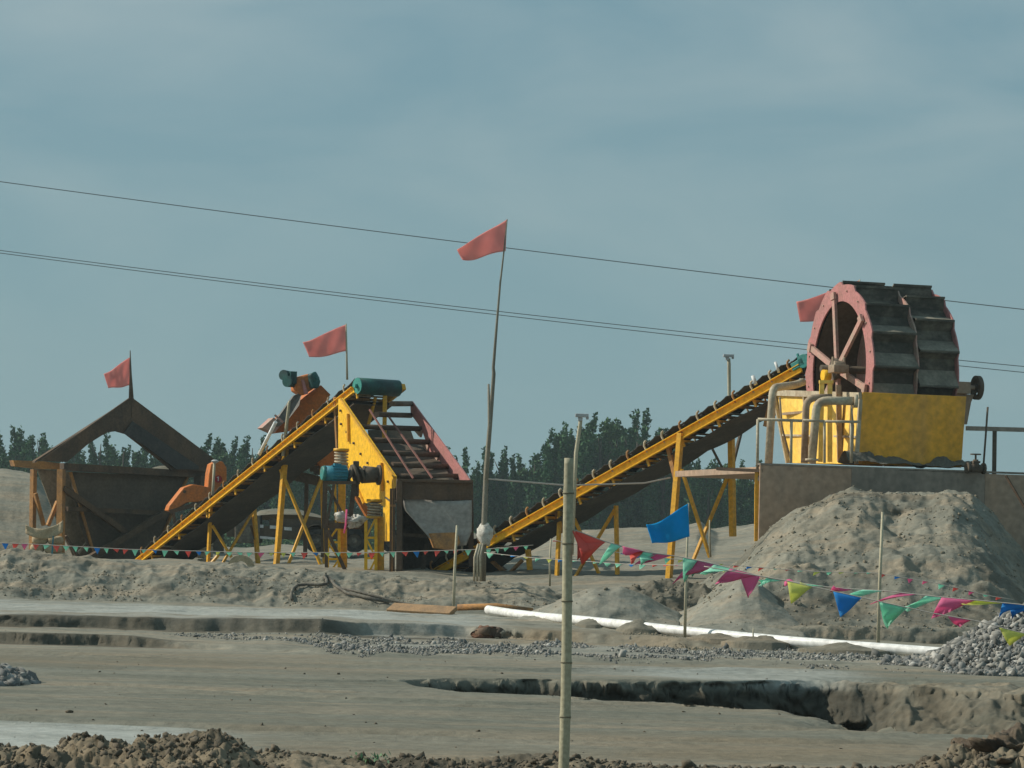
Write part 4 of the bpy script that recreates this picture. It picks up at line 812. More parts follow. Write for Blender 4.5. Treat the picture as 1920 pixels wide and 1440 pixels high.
mb=MB(); mb.prism([P(566,712,79.2),P(570,712,79.2),P(578,738,79.2),P(572,740,79.2)],AY*.1); mb.build('bracket',M['pink'],cr_)
mb=MB(); mb.prism([P(584,856,80),P(600,842,80),P(622,828,80),P(640,818,80),P(645,875,80),P(618,892,80)],AY*.5); mb.build('lower_panel',M['orange'],cr_); mb=MB(); mb.prism([P(663,925,76.8),P(676,930,76.8),P(700,968,76.8),P(690,972,76.8)],AY*.2); mb.build('lower_panel',M['orange'],cr_)
mb=MB()
for k in range(5): mb.beam(P(560+k*7,866+k*5,80.1),P(590+k*5,862+k*7,80.1),.05,.08)
mb.beam(P(545,890,80.2),P(610,905,80.2),.12,.25); mb.beam(P(610,900,80),P(606,1045,80),.12,.12); mb.beam(P(575,905,80.5),P(572,1045,80.5),.1,.1); mb.build('frame',M['darksteel'],cr_)
mb=MB(); mb.tube(P(517,791,78.6),P(486,852,79.2),.045,n=10); tag(mb.build('pale_tube',M['white']),'white tube leaning against the left conveyor','tube lamp')  # thin plain white tube set at a slant

# ---------------------------------------------------------------- feed hopper
hop=thing('feed_hopper','dark timber and steel feed hopper under a rusty gabled canopy','hopper',P(250,1050,85))
YH=lambda u:84.6+(u-115)*3.0/270
HB=Vector((-.57,.82,0))
def hpoly(pts,off,Y=YH,dy=0): m=MB(); m.prism([P(u,v,Y(u)+dy) for u,v in pts],off); return m
mb=hpoly([(120,868),(386,884),(386,896),(120,882)],HB*.25); mb.build('front_beam',M['rust'],hop)
mb=hpoly([(132,885),(352,893),(308,1000),(252,1062),(180,1062),(150,985)],HB*.06,dy=.25); mb.build('hopper_wall',M['darksteel'],hop)
mb=MB(); mb.beam(P(132,885,YH(132)+.2),P(182,1060,YH(182)+.2),.10,.05); mb.build('wall_edge',M['rustlight'],hop)
mb=MB(); mb.beam(P(352,893,YH(352)+.2),P(302,1010,YH(302)+.2),.09,.05); mb.build('wall_edge',M['rustlight'],hop)
mb=hpoly([(70,880),(130,884),(178,1055),(140,1050),(100,960)],HB*.04,dy=.9); mb.build('hopper_wall',paint('hopper_side',(.30,.25,.18),(.17,.14,.10),.45,2,.85),hop)
mb=hpoly([(175,985),(420,985),(420,1062),(175,1062)],HB*.04,dy=2.6); mb.build('back_wall',M['darksteel'],hop)
for (a,b,wd,mt,dy) in (((115,880),(113,1048),.17,'rustlight',-.05),((63,880),(60,1048),.13,'rustlight',1.6),((374,892),(372,1052),.22,'rust',-.05)):
    mb=MB(); mb.beam(P(a[0],a[1],YH(a[0])+dy),P(b[0],b[1],YH(b[0])+dy),wd,wd); mb.build('post',M[mt],hop)
for (a,b,wd,mt,dy) in (((66,925),(82,985),.11,'rustlight',1.4),((108,940),(90,985),.11,'rustlight',.3),((125,954),(310,962),.15,'darkwood',-.02),((118,915),(245,1005),.18,'darkwood',-.12),((352,935),(160,1052),.2,'darkwood',-.2),((170,1010),(135,1050),.08,'pipe',.5),((122,1005),(150,1050),.1,'rust',.3)):
    mb=MB(); mb.beam(P(a[0],a[1],YH(a[0])+dy),P(b[0],b[1],YH(b[0])+dy),wd,wd*.8,side=HB); mb.build('brace',M[mt],hop)
mb=hpoly([(25,863),(85,865),(120,870),(120,880),(85,880),(28,874)],HB*.25,Y=lambda u:85.0); mb.build('side_beam',M['rustlight'],hop)
mb=MB() # canopy: two slopes with a front fascia
GB=Vector((-.60,.80,0))
fasL=[(246,745),(246,775),(205,812),(196,814),(120,868),(72,862)]
fasR=[(246,745),(408,870),(392,884),(365,882),(247,780)]
mb.prism([P(u,v,YH(u)-.1) for u,v in [(246,744),(246,786),(222,808),(200,811),(166,832),(126,866),(74,864)]],GB*.06); mb.build('canopy_fascia',M['rust'],hop)
mb=MB(); mb.prism([P(u,v,YH(u)-.1) for u,v in [(246,744),(412,868),(405,880),(390,884),(322,882),(300,864),(262,834),(236,814),(218,809),(247,782)]],GB*.06); mb.build('canopy_fascia',M['rust'],hop)
mb=MB(); a,b=P(246,748,YH(246)-.05),P(410,872,YH(410)-.05); mb.prism([a,b,b+GB*.15,a+GB*.15],Z*-.05); mb.build('canopy_roof',M['darksteel'],hop)
mb=MB(); a,b=P(246,748,YH(246)-.05),P(30,866,YH(60)+.3); b=P(66,864,YH(66)-.05); mb.prism([a,b,b+GB*.15,a+GB*.15],Z*-.05); mb.build('canopy_roof',M['rust'],hop)
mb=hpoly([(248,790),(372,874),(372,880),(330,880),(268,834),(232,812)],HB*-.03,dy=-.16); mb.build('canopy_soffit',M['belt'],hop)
mb=MB(); mb.path([P(246,748,YH(246)-.1),P(245,700,YH(246)-.1),P(244,657,YH(246)-.1)],[.07,.03,.012]); mb.build('finial',M['darksteel'],hop)
mb=MB(); # sand heaped in the hopper
def sh(i,j): u=150+i*200; return P(u,884-8*math.exp(-((i-.75)/.15)**2)*math.sin(math.pi*j)-1,YH(u)+.4+j*1.2)+Z*(.05*math.sin(i*9))
mb.grid(sh,20,6); mb.build('heaped_sand',M['ground'],hop)
# burlap and sacks at the left foot
mb=MB()
def bur(i,j): u=48+70*i; return P(u,984-8*i+64*i*(1-i)*.7+(16+6*i)*j,83.75+.03*math.sin(i*9+j*3))
mb.grid(bur,16,6); tag(mb.build('burlap_sheet',M['burlap'],solid=.03),'slack band of tan burlap wrapped round the left hopper posts','burlap')
for i,(u,v,wu) in enumerate(((75,1012,30),(104,1013,30),(70,1028,26),(100,1030,34),(112,1044,24),(84,1045,30))):
    mb=MB(); 
    def fs(a,b,u=u,v=v,wu=wu):
        th=math.pi*a; ph=2*math.pi*b; sx_=abs(math.cos(ph))**.6*math.copysign(1,math.cos(ph)); 
        return P(u,v,84.0)+Vector((wu/2/F*84*abs(math.sin(th))**.5*sx_, .2*math.sin(th)*math.sin(ph), .115*math.copysign(abs(math.cos(th))**.7,math.cos(th))))
    mb.grid(fs,12,20); tag(mb.build('sandbag',M['burlap']),'tan sandbag '+['at the left end of the top row under the burlap band','in the top row, directly left of the dark hopper front','lower left beneath the top row, smallest on that side','in the middle row against the hopper post','bottom right at the hopper foot','bottom left resting on the berm'][i],'sandbag','sandbags at the hopper foot')
mb=MB(); mb.beam(P(100,1005,83.6),P(97,1046,83.6),.09,.03); tag(mb.build('blue_board',M['motorblue']),'faded blue board upright in front of the sandbags','board')
# grey log-like retaining stack right of the hopper mouth
mb=MB()
for k in range(4): mb.beam(P(372,1020+k*11,83.4),P(398,1018+k*11,83.2),.12,.13)
tag(mb.build('timber_stack',M['pipe'],bevel=.02),'short stack of pale timbers between hopper and conveyor leg','timbers')

# orange vibrating feeder with the round 1 sign
fe=thing('vibrating_feeder','orange feeder arm with a round number 1 plate beside the hopper','feeder',P(365,985,83))
mb=MB(); mb.prism([P(u,v,83.0) for u,v in [(315,957),(318,948),(345,914),(362,908),(390,913),(392,888),(396,870),(407,864),(418,866),(425,877),(425,902),(414,908),(412,922),(396,928),(388,940),(350,942),(322,960)]],AY*.5); fb=mb.build('feeder_body',M['orange'],fe,bevel=.015)
mb=MB(); q=P(409,898,82.96); mb.tube(q,q+Vector((0,.03,0)),.095,n=24); sg=mb.build('number_plate',paint('sign_red',(.35,.02,.03),(.25,.03,.03),.4,10,.5),fe)
mb=MB(); wt=M['whiteplate']; mb.beam(q+Vector((.005,-.012,-.055)),q+Vector((.005,-.012,.06)),.024,.01,side=(1,0,0)); mb.beam(q+Vector((.005,-.012,.055)),q+Vector((-.03,-.012,.03)),.018,.01,side=(0,0,1)); mb.build('numeral',wt,sg)
mb=MB(); mb.tube(P(346,922,82.95),P(346,922,83.2),.04); mb.build('bolt',M['darksteel'],fe); mb=MB(); mb.tube(P(402,930,82.9),P(402,930,83.2),.05); mb.build('bolt',M['darksteel'],fe)
mb=MB(); mb.beam(P(318,960,82.9),P(380,942,82.9),.1,.1); mb.beam(P(325,962,82.9),P(332,1005,82.9),.08,.08); mb.build('bracket',M['rust'],fe)

# ---------------------------------------------------------------- lamps and poles
def lamp(pts,r,head,label,kind,base):
    t=thing('street_lamp',label,'lamp',base)
    mb=MB(); mb.path(pts,r,8); mb.build('lamp_post',M['stick'],t)
    mb=MB()
    if kind=='flat':
        mb.obox(head,(.12,0,0),(0,.09,0),(0,0,.03)); mb.obox(head-Z*.06+Vector((-.03,0,0)),(.04,0,0),(0,.05,0),(0,0,.04)); mb.obox(head+Vector((.1,0,-.04)),(.025,0,0),(0,.05,0),(0,0,.03))
    else: mb.tube(head-Z*.03,head+Z*.03,.03,.11,n=16); mb.tube(head+Z*.03,head+Z*.07,.11,.05,n=16)
    mb.build('lamp_head',M['lamp'],t,bevel=.008)
lamp([P(1370,1000,72.6),P(1368,830,72.6),P(1367,684,72.6),P(1366,672,72.6)],.04,P(1366,667,72.6),'tall lamp with flat floodlight head rising behind the right conveyor','flat',P(1370,1000,72.6))
lamp([P(1072,1040,58),P(1080,850,58),P(1088,794,58),P(1089,783,58)],.035,P(1091,779,58),'leaning floodlight pole rising behind the bamboo post','flat',P(1072,1040,58))
lamp([P(398,940,82.7),P(402,868,82.7)],.035,P(403,867,82.7),'short white pole with a shallow dish lamp above the number 1 plate','dish',P(398,940,82.7))
lamp([P(524,870,78.5),P(541,762,78.5),P(543,754,78.5)],.03,P(543,753,78.5),'small leaning lamp pole strapped to the left conveyor','dish',P(524,870,78.5)) if False else None
mb=MB(); mb.path([P(531,855,78.6),P(542,756,78.6),P(543,752,78.6)],[.05,.035,.03]); tag(mb.build('leaning_pole',M['stick']),'bare pale pole leaning on the left conveyor, left of the yellow side plate','pole')

def flag(pts,Y,mat,root,n=26,amp=.10,ph=0,sag=.05):
    """pts: top hoist, bottom hoist, bottom fly, top fly in the photograph"""
    th,bh,bf,tf=[P(u,v,Y) for u,v in pts]; mb=MB(); w_=(th-tf).length
    def f(i,j):
        a=lerp(lerp(th,tf,i),lerp(bh,bf,i),j)
        return a+Vector((0,1,0))*(amp*i*math.sin(7*i+2.2*j+ph)+(.008+.004*math.sin(ph*3))*math.sin((11+3*ph)*i-(3+2*ph)*j+ph))+Z*(amp*.45*i*math.sin(5*i+ph+1.5*j)-sag*w_*math.sin(math.pi*i)*(.8-.9*j))
    mb.grid(f,n,14); o=mb.build('flag_cloth',mat,root,solid=.006); return o
def pole_with_flag(label,polepts,r,matp,fp,Y,mat,cat='flagpole',**k):
    t=thing('flagpole',label,cat,polepts[0]); mb=MB(); mb.path(polepts,r,10); mb.build('pole',matp,t); flag(fp,Y,mat,t,**k); return t
# tall flagpole
YP=59.6
pts=[P(905,1090,YP),P(907,1000,YP),P(912,880,YP),P(920,780,YP),P(926,700,YP),P(925,690,YP),P(932,600,YP),P(938,530,YP),P(945,470,YP),P(951,411,YP)]
tp=pole_with_flag('very tall rough wooden pole flying a red flag beside the discharge chute',pts,[.062,.058,.05,.042,.036,.03,.024,.019,.015,.01],M['wood'],[(951,411),(948,471),(867,488),(857,462)],YP,M['red'],sag=.04,amp=.12)
mb=MB(); mb.path([P(916,720,YP-.1),P(918,800,YP-.1),P(912,900,YP-.1)],[.02,.034,.036]); mb.build('splice',M['wood'],tp)
flag_extra=None
mb=MB(); blob(mb,P(909,1003,YP-.02),.14,.14,.2,5,amp=.22); tag(mb.build('plastic_bag',M['bag']),'white plastic bag tied low round the tall flagpole','plastic bag')
mb=MB()
for k in range(3): mb.path([P(897+k*4,1020,YP-.2),P(890+k*5,1045,YP-.3),P(889+k*6,1090,YP-.3)],.022)
tag(mb.build('cable_bundle',M['pipe']),'pale cables hanging down beside the foot of the tall flagpole','cables')
mb=MB(); n=24; mb.path([P(915+(1500-915)*i/n,898+np.interp(i/n,[0,.25,.5,.7,.8,1],[0,12,8,-17,-32,-70]),59.5+6.8*i/n) for i in range(15)],.016,5); tag(mb.build('rope',M['cord']),'slack rope stretched from the tall flagpole across to the right conveyor','rope')
# flag on the left conveyor
pole_with_flag('red flag on a short stick fixed to the head of the left conveyor',[P(651,712,75.6),P(650,660,75.6),P(649,607,75.6)],[.028,.022,.015],M['stick'],[(649,608),(650,658),(580,673),(567,640)],75.6,M['red'],ph=1.0,sag=.02)
# hopper flag
t=thing('red_flag','small red flag flying from the hopper canopy peak','flag',P(245,720,84.9)); flag([(245,669),(246,721),(204,731),(194,703)],YH(246)-.1,M['red'],t,ph=2,sag=-.02)
# flag behind wheel
t=pole_with_flag('red flag partly hidden behind the bucket wheel',[P(1603,720,67.5),P(1608,620,67.5),P(1612,524,67.5)],[.03,.025,.015],M['stick'],[(1612,525),(1606,585),(1500,606),(1494,562)],67.5,M['red'],ph=.5,sag=.04)
# blue flag on stick
pole_with_flag('blue flag on a thin stick behind the near bunting',[P(1284,1198,49),P(1286,1100,49),P(1291,943,49)],[.026,.022,.012],M['stick'],[(1290,944),(1293,1006),(1222,1024),(1212,984)],48.95,M['blue'],ph=1.4,sag=.05)
for (a,b,Y,r,lab) in (((850,1152),(857,985),57,.028,'thin pale stick standing on the path left of the tall flagpole'),((1646,1222),(1655,960),47.4,.027,'thin pale stick standing in the sand beside the white pipe end'),((1031,1096),(1033,1010),60,.02,'short stick standing directly left of the bamboo post on the berm'),((1332,1042),(1331,975),67,.022,'short pale stick in the sand between the legs of the right conveyor'),((1413,1200),(1413,1178),48,.012,'tiny peg stuck in the ground behind the white pipe')):
    mb=MB(); mb.path([P(a[0],a[1]+3,Y),P((a[0]+b[0])/2-1,(a[1]+b[1])/2,Y),P(b[0],b[1],Y)],[r,r*.9,r*.75]); tag(mb.build('stick',M['stick']),lab,'stick')
# bamboo post, near
bam=thing('bamboo_post','thick pale bamboo post in the foreground holding the bunting','post',P(1055,1515,18.8))
YB2=18.8; p0,p1=P(1054,1520,YB2),P(1069,859,YB2); n=60; mb=MB(); nodes=[.0,.135,.30,.4,.475,.63,.80,.93]
nd=[(1520-v)/(1520-859) for v in (1440+28,1345,1243,1128,1000+20,945-20)]
pts=[];rs=[]
for i in range(n+1):
    t=i/n; b_=min(abs(t-q) for q in nd); pts.append(lerp(p0,p1,t)+Vector((.006*math.sin(t*5),0,0))); rs.append((.0285+.0035*(1-t))*(1+.10*math.exp(-(b_/.006)**2)))
mb.path(pts,rs,18); mb.build('culm',M['bamboo'],bam)
for q in nd: c=lerp(p0,p1,q)+Vector((.006*math.sin(q*5),0,0)); mb=MB(); mb.tube(c-Z*.004,c+Z*.004,.0352,n=18); mb.build('node_ring',M['bamboonode'],bam)
# overhead wires
def wire(pts,Y0_,Y1_,r,lab):
    us=[p[0] for p in pts]; vs=[p[1] for p in pts]; uu=np.linspace(us[0],us[-1],60); pf=np.polyfit(us,vs,2); mb=MB()
    mb.path([P(u,np.polyval(pf,u),Y0_+(Y1_-Y0_)*(u+300)/2500) for u in uu],r,6); tag(mb.build('power_line',M['wire']),lab,'wire','overhead power lines')
wire([(-300,300),(0,340),(425,396),(850,451),(1200,497),(1560,540),(1920,581),(2200,610)],112,100,.016,'single upper overhead wire crossing the sky')
wire([(-300,432),(0,466),(400,520),(925,583),(1515,648),(1920,688),(2200,712)],112,100,.014,'upper wire of the lower overhead pair')
wire([(-300,437),(0,471),(400,525),(925,590),(1515,657),(1920,699),(2200,725)],112,100,.014,'lowest overhead wire, just under its twin')

# ---------------------------------------------------------------- bunting
PC={'g':M['green_p'],'m':M['magenta_p'],'y':M['yellow_p'],'b':M['blue_p'],'r':M['red_p']}
def pennant(root,a,b,c,mat,curl=.03,n=7):
    a,b,c=map(Vector,(a,b,c)); nn=(b-a).cross(c-a); nn.normalize(); mb=MB(); idx={}; vs=[];fs=[]
    ph=random.random()*6
    for i in range(n+1):
        for j in range(n+1-i):
            t=i/n; s=(j/(n-i)) if i<n else 0
            q=lerp(lerp(a,b,s),c,t); idx[(i,j)]=len(vs); vs.append(q+nn*curl*math.sin(ph+4*t+2.5*s)*t+Z*curl*.3*math.sin(ph+5*s+3*t)*t)
    for i in range(n):
        for j in range(n-i):
            fs.append((idx[(i,j)],idx[(i,j+1)],idx[(i+1,j)]))
            if j<n-i-1: fs.append((idx[(i,j+1)],idx[(i+1,j+1)],idx[(i+1,j)]))
    mb.add(vs,fs,True); mb.build('pennant',mat,root,solid=.0025)
def bunting(label,cordpts,Yf,r,pens,curl=.03):
    t=thing('bunting',label,'bunting',P(*cordpts[0],Yf(cordpts[0][0])))
    us=[p[0] for p in cordpts]; vs=[p[1] for p in cordpts]; uu=np.linspace(us[0],us[-1],50)
    mb=MB(); mb.path([P(u,np.interp(u,us,vs),Yf(u)) for u in uu],r,5); mb.build('cord',M['cord'],t)
    for (c,a,b,tip) in pens:
        A=P(a,np.interp(a,us,vs),Yf(a)) if not isinstance(a,tuple) else P(*a,Yf(a[0])); B=P(b,np.interp(b,us,vs),Yf(b)) if not isinstance(b,tuple) else P(*b,Yf(b[0]))
        pennant(t,A,B,P(tip[0],tip[1],Yf((A.x+B.x)*0+tip[0])+random.uniform(-1,1)*curl*2),PC[c],curl)
    return t
Yn=lambda u:18.8-(u-1070)*.6/850
bunting('large pennant bunting running from the bamboo post to the right edge',
 [(1070,992),(1085,996),(1130,1014),(1200,1034),(1270,1043),(1330,1055),(1440,1084),(1560,1102),(1660,1108),(1770,1120),(1860,1128),(1920,1134),(2100,1165)],Yn,.003,
 [('r',1072,(1110,1028),(1092,1046)),('r',1078,1134,(1085,1048)),('r',(1082,1020),1136,(1092,1056)),('g',1146,1166,(1122,1056)),('m',1166,1212,(1168,1032)),('r',1178,1206,(1184,1062)),
  ('g',1204,1232,(1198,1052)),('g',1198,(1226,1050),(1200,1058)),('m',1226,1260,(1190,1060)),('g',1280,1308,(1283,1090)),('g',1282,1344,(1300,1076)),('m',1300,1352,(1262,1090)),('g',1340,1384,(1312,1080)),
  ('m',1384,1426,(1402,1124)),('m',1370,1420,(1340,1092)),('g',1438,1468,(1422,1096)),('g',(1422,1088),1450,(1428,1098)),('g',1506,1546,(1482,1102)),('m',1478,1500,(1470,1092)),
  ('g',1620,1660,(1578,1118)),('m',1690,1720,(1632,1130)),('g',1736,1774,(1690,1146)),('m',1766,1830,(1745,1158)),('y',1830,1886,(1796,1134)),('b',1880,1930,(1874,1152)),('b',1884,1940,(1900,1150)),('m',1570,1602,(1556,1104))],.035)
bunting('lower near bunting with yellow, blue and green pennants over the sand heap and gravel',
 [(1320,1062),(1470,1088),(1560,1108),(1650,1128),(1750,1150),(1830,1164),(1905,1184),(2100,1225)],lambda u:18.3-(u-1320)*.3/600,.003,
 [('y',1476,1524,(1483,1130)),('b',1562,1616,(1576,1157)),('g',1648,1702,(1660,1178)),('g',1648,1698,(1664,1176)),('m',1776,1822,(1796,1176)),('y',1872,1926,(1893,1210)),('y',(1500,1092),1522,(1495,1108))],.025)
def auto_b(label,cord,Yf,r,step,size,seed,cols='grybmgrg',u0=None,flut=0):
    rd=random.Random(seed); us=[p[0] for p in cord]; vs=[p[1] for p in cord]; pens=[]; u=us[0]+4
    while u<us[-1]-size:
        k=size*rd.uniform(.8,1.15); v=np.interp(u,us,vs); c=rd.choice(cols)
        pens.append((c,u,u+k,(u+k*rd.uniform(.2,.75)+flut*k,v+k*rd.uniform(.6,1.0)*(1 if not flut else rd.uniform(.2,1))))); u+=step*rd.uniform(.85,1.15)
    return bunting(label,cord,Yf,r,pens,.01)
auto_b('long distant bunting strung low in front of the hopper, screen and left conveyor',[(-60,1016),(60,1020),(240,1030),(480,1036),(700,1036),(905,1030),(1000,1022)],lambda u:69+0*u,.008,19.5,12.5,3)
auto_b('second distant bunting strung from the tall flagpole towards the bamboo post',[(908,1036),(1000,1046),(1060,1050),(1180,1058),(1290,1060),(1400,1070)],lambda u:59.2-(u-900)*.008,.006,22,14,5,flut=-.3)
auto_b('thin far bunting of small pennants crossing the large sand heap',[(1034,1012),(1180,1040),(1400,1062),(1530,1072),(1640,1074),(1750,1092),(1860,1118),(1900,1124)],lambda u:50.6+0*u,.005,26,13,8,flut=-.4)

# ---------------------------------------------------------------- things on the ground
def onground(pts,r,dz=0,n=60):
    us=np.linspace(pts[0][0],pts[-1][0],n); Yv=np.interp(us,[p[0] for p in pts],[p[1] for p in pts]); out=[]
    for u,Y in zip(us,Yv): q=gp(u,Y); out.append(Vector((q.x,q.y,q.z+r+dz)))
    k=7; zz=[p.z for p in out]; return [Vector((p.x,p.y,sum(zz[max(0,i-k):i+k+1])/len(zz[max(0,i-k):i+k+1]))) for i,p in enumerate(out)]
wp_=[P(915,1143,56.5),P(960,1150,56.2),P(1020,1158,55.5),P(1080,1163,54.5),P(1180,1173,53),P(1250,1181,52),P(1400,1196,50.5),P(1500,1205,49.6),P(1650,1217,48.6),P(1800,1227,47.8),P(1860,1231,47.4)]
wp_=[P(915,1143,56.5),P(960,1150,55.6),P(1020,1157,54.2),P(1080,1162,52.6),P(1180,1172,50.8),P(1250,1180,49.8),P(1400,1195,48.4),P(1500,1204,47.6),P(1650,1215,46.7),P(1800,1226,45.9),P(1860,1230,45.5)]
pw=[]; 
for i in range(len(wp_)-1):
    for k in range(5): pw.append(lerp(wp_[i],wp_[i+1],k/5))
mb=MB(); mb.path(pw,.074,18); wpo=mb.build('white_pipe',M['white']); tag(wpo,'long white plastic pipe lying across the site in front of the sand piles','pipe')
# little sand banks half covering the pipe
for i,(u,Y,w_,h_,lb) in enumerate(((1190,52.4,.38,.13,'little sand mound covering the white pipe right of the bamboo post'),(1100,54.0,.25,.06,'tiny sand mound at the pipe just right of the bamboo post'),(1330,51.0,.5,.035,'low sand mound against the pipe right of the blue flag stick'),(1400,50.2,.55,.06,'long low mound of sand against the pipe near the tiny peg'),(1560,48.8,.7,.03,'low sand mound before the pipe left of the last stick'))):
    c=P(u,1180,Y); g0=min(pw,key=lambda q:abs(q.x-c.x)); xs,ys=np.meshgrid(np.linspace(c.x-w_*1.3,c.x+w_*1.3,50),np.linspace(g0.y-1.1,g0.y+.5,40))
    d=np.hypot((xs-c.x)/w_,(ys-(g0.y-.25))/.6); zz=np.where(d<1,0,-.2)+g0.z-.06+(h_+.06)*np.clip(1-d,0,1)**.8*(1+fbm(xs*4,ys*4,4,200+i)*.8)-.0*d
    zz=np.where(d>=1,g0.z-.3,zz)
    tag(grid_mesh('sand_mound',xs,ys,zz,M['ground'],np.zeros(xs.shape+(3,))+np.array([.0,.25,.15])),lb,'sand mound','sand mounds on the pipe')
mb=MB(); mb.beam(gp(732,57.2)+Z*.06,gp(850,56.6)+Z*.05,.30,.08,up=(0,-.5,1)); mb.beam(gp(760,57.3)+Z*.12,gp(815,56.9)+Z*.1,.12,.06); tag(mb.build('timber_plank',M['plank'],bevel=.01),'orange brown planks lying at the foot of the berm left of the thin stick','plank')
mb=MB(); mb.path([P(858,1139,57.2),P(930,1137,57.1),P(998,1146,56.9)],.06,10); tag(mb.build('rusty_pipe',M['rustlight']),'rusty brown pipe lying behind the end of the white pipe','pipe')
mb=MB(); pts=[(548,1128),(546,1118),(549,1108),(558,1101),(575,1099),(598,1100),(612,1098),(613,1090),(608,1085),(610,1083),(616,1085),(628,1100),(650,1115),(690,1125),(730,1133)]
yy=lambda v:60.2-(v-1083)*.042
mb.path([hit(u,v,56,62,.03) for u,v in pts],.03,8); tag(mb.build('hose',M['hose']),'old black hose looped on the berm below the left screen pedestal','hose')
mb=MB(); mb.path([hit(u,v,55,62,.02) for u,v in ((640,1106),(670,1112),(700,1120),(730,1128),(760,1134),(800,1140))],.022,8); tag(mb.build('cable',M['hose']),'thin dark cable running down the berm towards the planks','cable')
tc3=P(453,1062,61); mb=MB()
a0=[math.pi*k/20 for k in range(21)]
tyc=tc3; 
mb=ring(P(452,1066,61.4),Vector((1,0,0)),Z,Vector((0,1,0)),.14,.26,.1,n=30); tag(mb.build('old_tyre',M['burlap']),'half buried dusty tyre on the berm between the left conveyor legs','tyre')
# rusty machine lump in the bank
c=P(925,1190,49.9); t=thing('scrap_machine','rusty brown scrap machine part stuck in the low bank','scrap',c-Z*.1)
mb=MB(); blob(mb,c+Vector((-.08,0,0)),.2,.16,.12,14,amp=.5); mb.build('housing',paint('scrap_rust',(.16,.08,.05),(.1,.055,.035),.5,6,.9),t)
mb=MB(); mb.tube(c+Vector((-.25,-.05,.02)),c+Vector((-.05,-.18,.06)),.07,n=12); mb.tube(c+Vector((.05,-.16,-.06)),c+Vector((.1,-.1,.1)),.06,n=12); mb.obox(c+Vector((.02,-.1,.05)),(.1,0,0),(0,.06,0),(0,0,.05)); mb.build('flange',M['rust'],t)
mb=MB(); blob(mb,c+Vector((.25,-.05,.03)),.05,.05,.05,4); mb.build('cap',M['whiteplate'],t)
mb=MB(); mb=ring(c+Vector((.06,-.2,-.08)),Vector((1,0,0)),Z,Vector((0,1,0)),.03,.05,.02,n=16); mb.build('ring',M['pipe'],t)
# sprout in the foreground
mb=MB()
for k in range(70):
    q=gp(700+random.gauss(0,22),20.5+random.uniform(-.3,.3)); d=Vector((random.gauss(0,1),random.gauss(0,1),random.uniform(.4,1.5))).normalized(); s=Vector((-d.y,d.x,.1)).normalized(); l=random.uniform(.02,.055)
    b_=q+Z*random.uniform(0,.04); mb.add([b_,b_+d*l*.5+s*l*.18,b_+d*l,b_+d*l*.5-s*l*.18],[(0,1,2,3)])
tag(mb.build('weed',M['weed']),'small pale green weeds sprouting on the foreground ridge','weed',kind='stuff')
# brown earth bank right foreground
mb=MB(); 
def eb(i,j):
    th=math.pi*.5*i; ph=2*math.pi*j; r=1; x=math.sin(th)*math.cos(ph); y=math.sin(th)*math.sin(ph); z=math.cos(th)
    q=P(1905,1440,20.4); k=1+.9*float(fbm(np.array([x*3+9.]),np.array([y*3+z*4]),5,77)[0]); return Vector((q.x,q.y,q.z-.02))+Vector((x*.36,y*.5,z*.2))*k
mb.grid(eb,40,70); M['earth']=paint('brown_earth',(.13,.10,.068),(.06,.045,.033),.5,6,.95,bump=.8,bscale=18); tag(mb.build('earth_heap',M['earth']),'dark brown lump of turned earth at the bottom right corner','earth heap')

# ---------------------------------------------------------------- trailer behind the machines
YT=92
tr_=thing('flatbed_trailer','dark lorry trailer with white side plates parked behind the conveyors','trailer',P(560,1035,YT))
mb=MB(); mb.prism([P(425,985,YT),P(690,990,YT),P(690,1010,YT),P(560,1012,YT),P(425,1006,YT)],Vector((0,2,0))); mb.prism([P(505,972,YT+.1),P(690,978,YT+.1),P(690,990,YT+.1),P(505,986,YT+.1)],Vector((0,2,0))); mb.build('chassis',M['darksteel'],tr_)
mb=MB(); mb.prism([P(455,966,YT-.1),P(487,966,YT-.1),P(487,1018,YT-.1),P(440,1018,YT-.1),P(440,985,YT-.1)],Vector((0,1,0))); mb.build('tool_box',M['hose'],tr_,bevel=.03)
for (u,v) in ((487,986),(513,988),(540,991)):
    mb=MB(); mb.prism([P(u-7,v-3,YT-.02),P(u+7,v-2,YT-.02),P(u+7,v+4,YT-.02),P(u-7,v+3,YT-.02)],Vector((0,-.02,0))); mb.build('side_plate',M['whiteplate'],tr_)
mb=MB(); mb.prism([P(478,1004,YT-.05),P(520,1008,YT-.05),P(520,1012,YT-.05),P(478,1009,YT-.05)],Vector((0,.05,0))); mb.build('side_guard',M['whiteplate'],tr_)
for u in (594,665,735):
    w0=P(u,1014,YT-.15); mb=ring(w0,Vector((1,0,0)),Z,Vector((0,1,0)),.2,.34,.14,n=28); wh=mb.build('wheel',M['rubber'],tr_); mb=MB(); mb.tube(w0-Vector((0,.05,0)),w0+Vector((0,.1,0)),.2,n=20); mb.tube(w0-Vector((0,.12,0)),w0,.08,n=14); mb.build('rim',M['hose'],wh)
mb=MB()
for u in (594,665,735): 
    w0=P(u,1012,YT-.2); an=[math.pi*(.1+.8*k/10) for k in range(11)]; mb.loft([w0+Vector((math.cos(a)*.43,-.05,math.sin(a)*.43)) for a in an],[w0+Vector((math.cos(a)*.43,.35,math.sin(a)*.43)) for a in an],True)
mb.build('mudguard',M['darksteel'],tr_,solid=.02)
mb=MB()
def load(i,j):
    u=470+150*i; return P(u,975-np.interp(i,[0,.1,.3,.6,.85,1],[0,18,22,20,10,0])*math.sin(math.pi*min(1,j*.9+.1))**.6,YT+.3+2*j)
mb.grid(load,24,8); tag(mb.build('sand_load',M['ground']),'pale sand heaped on the trailer bed','sand load')

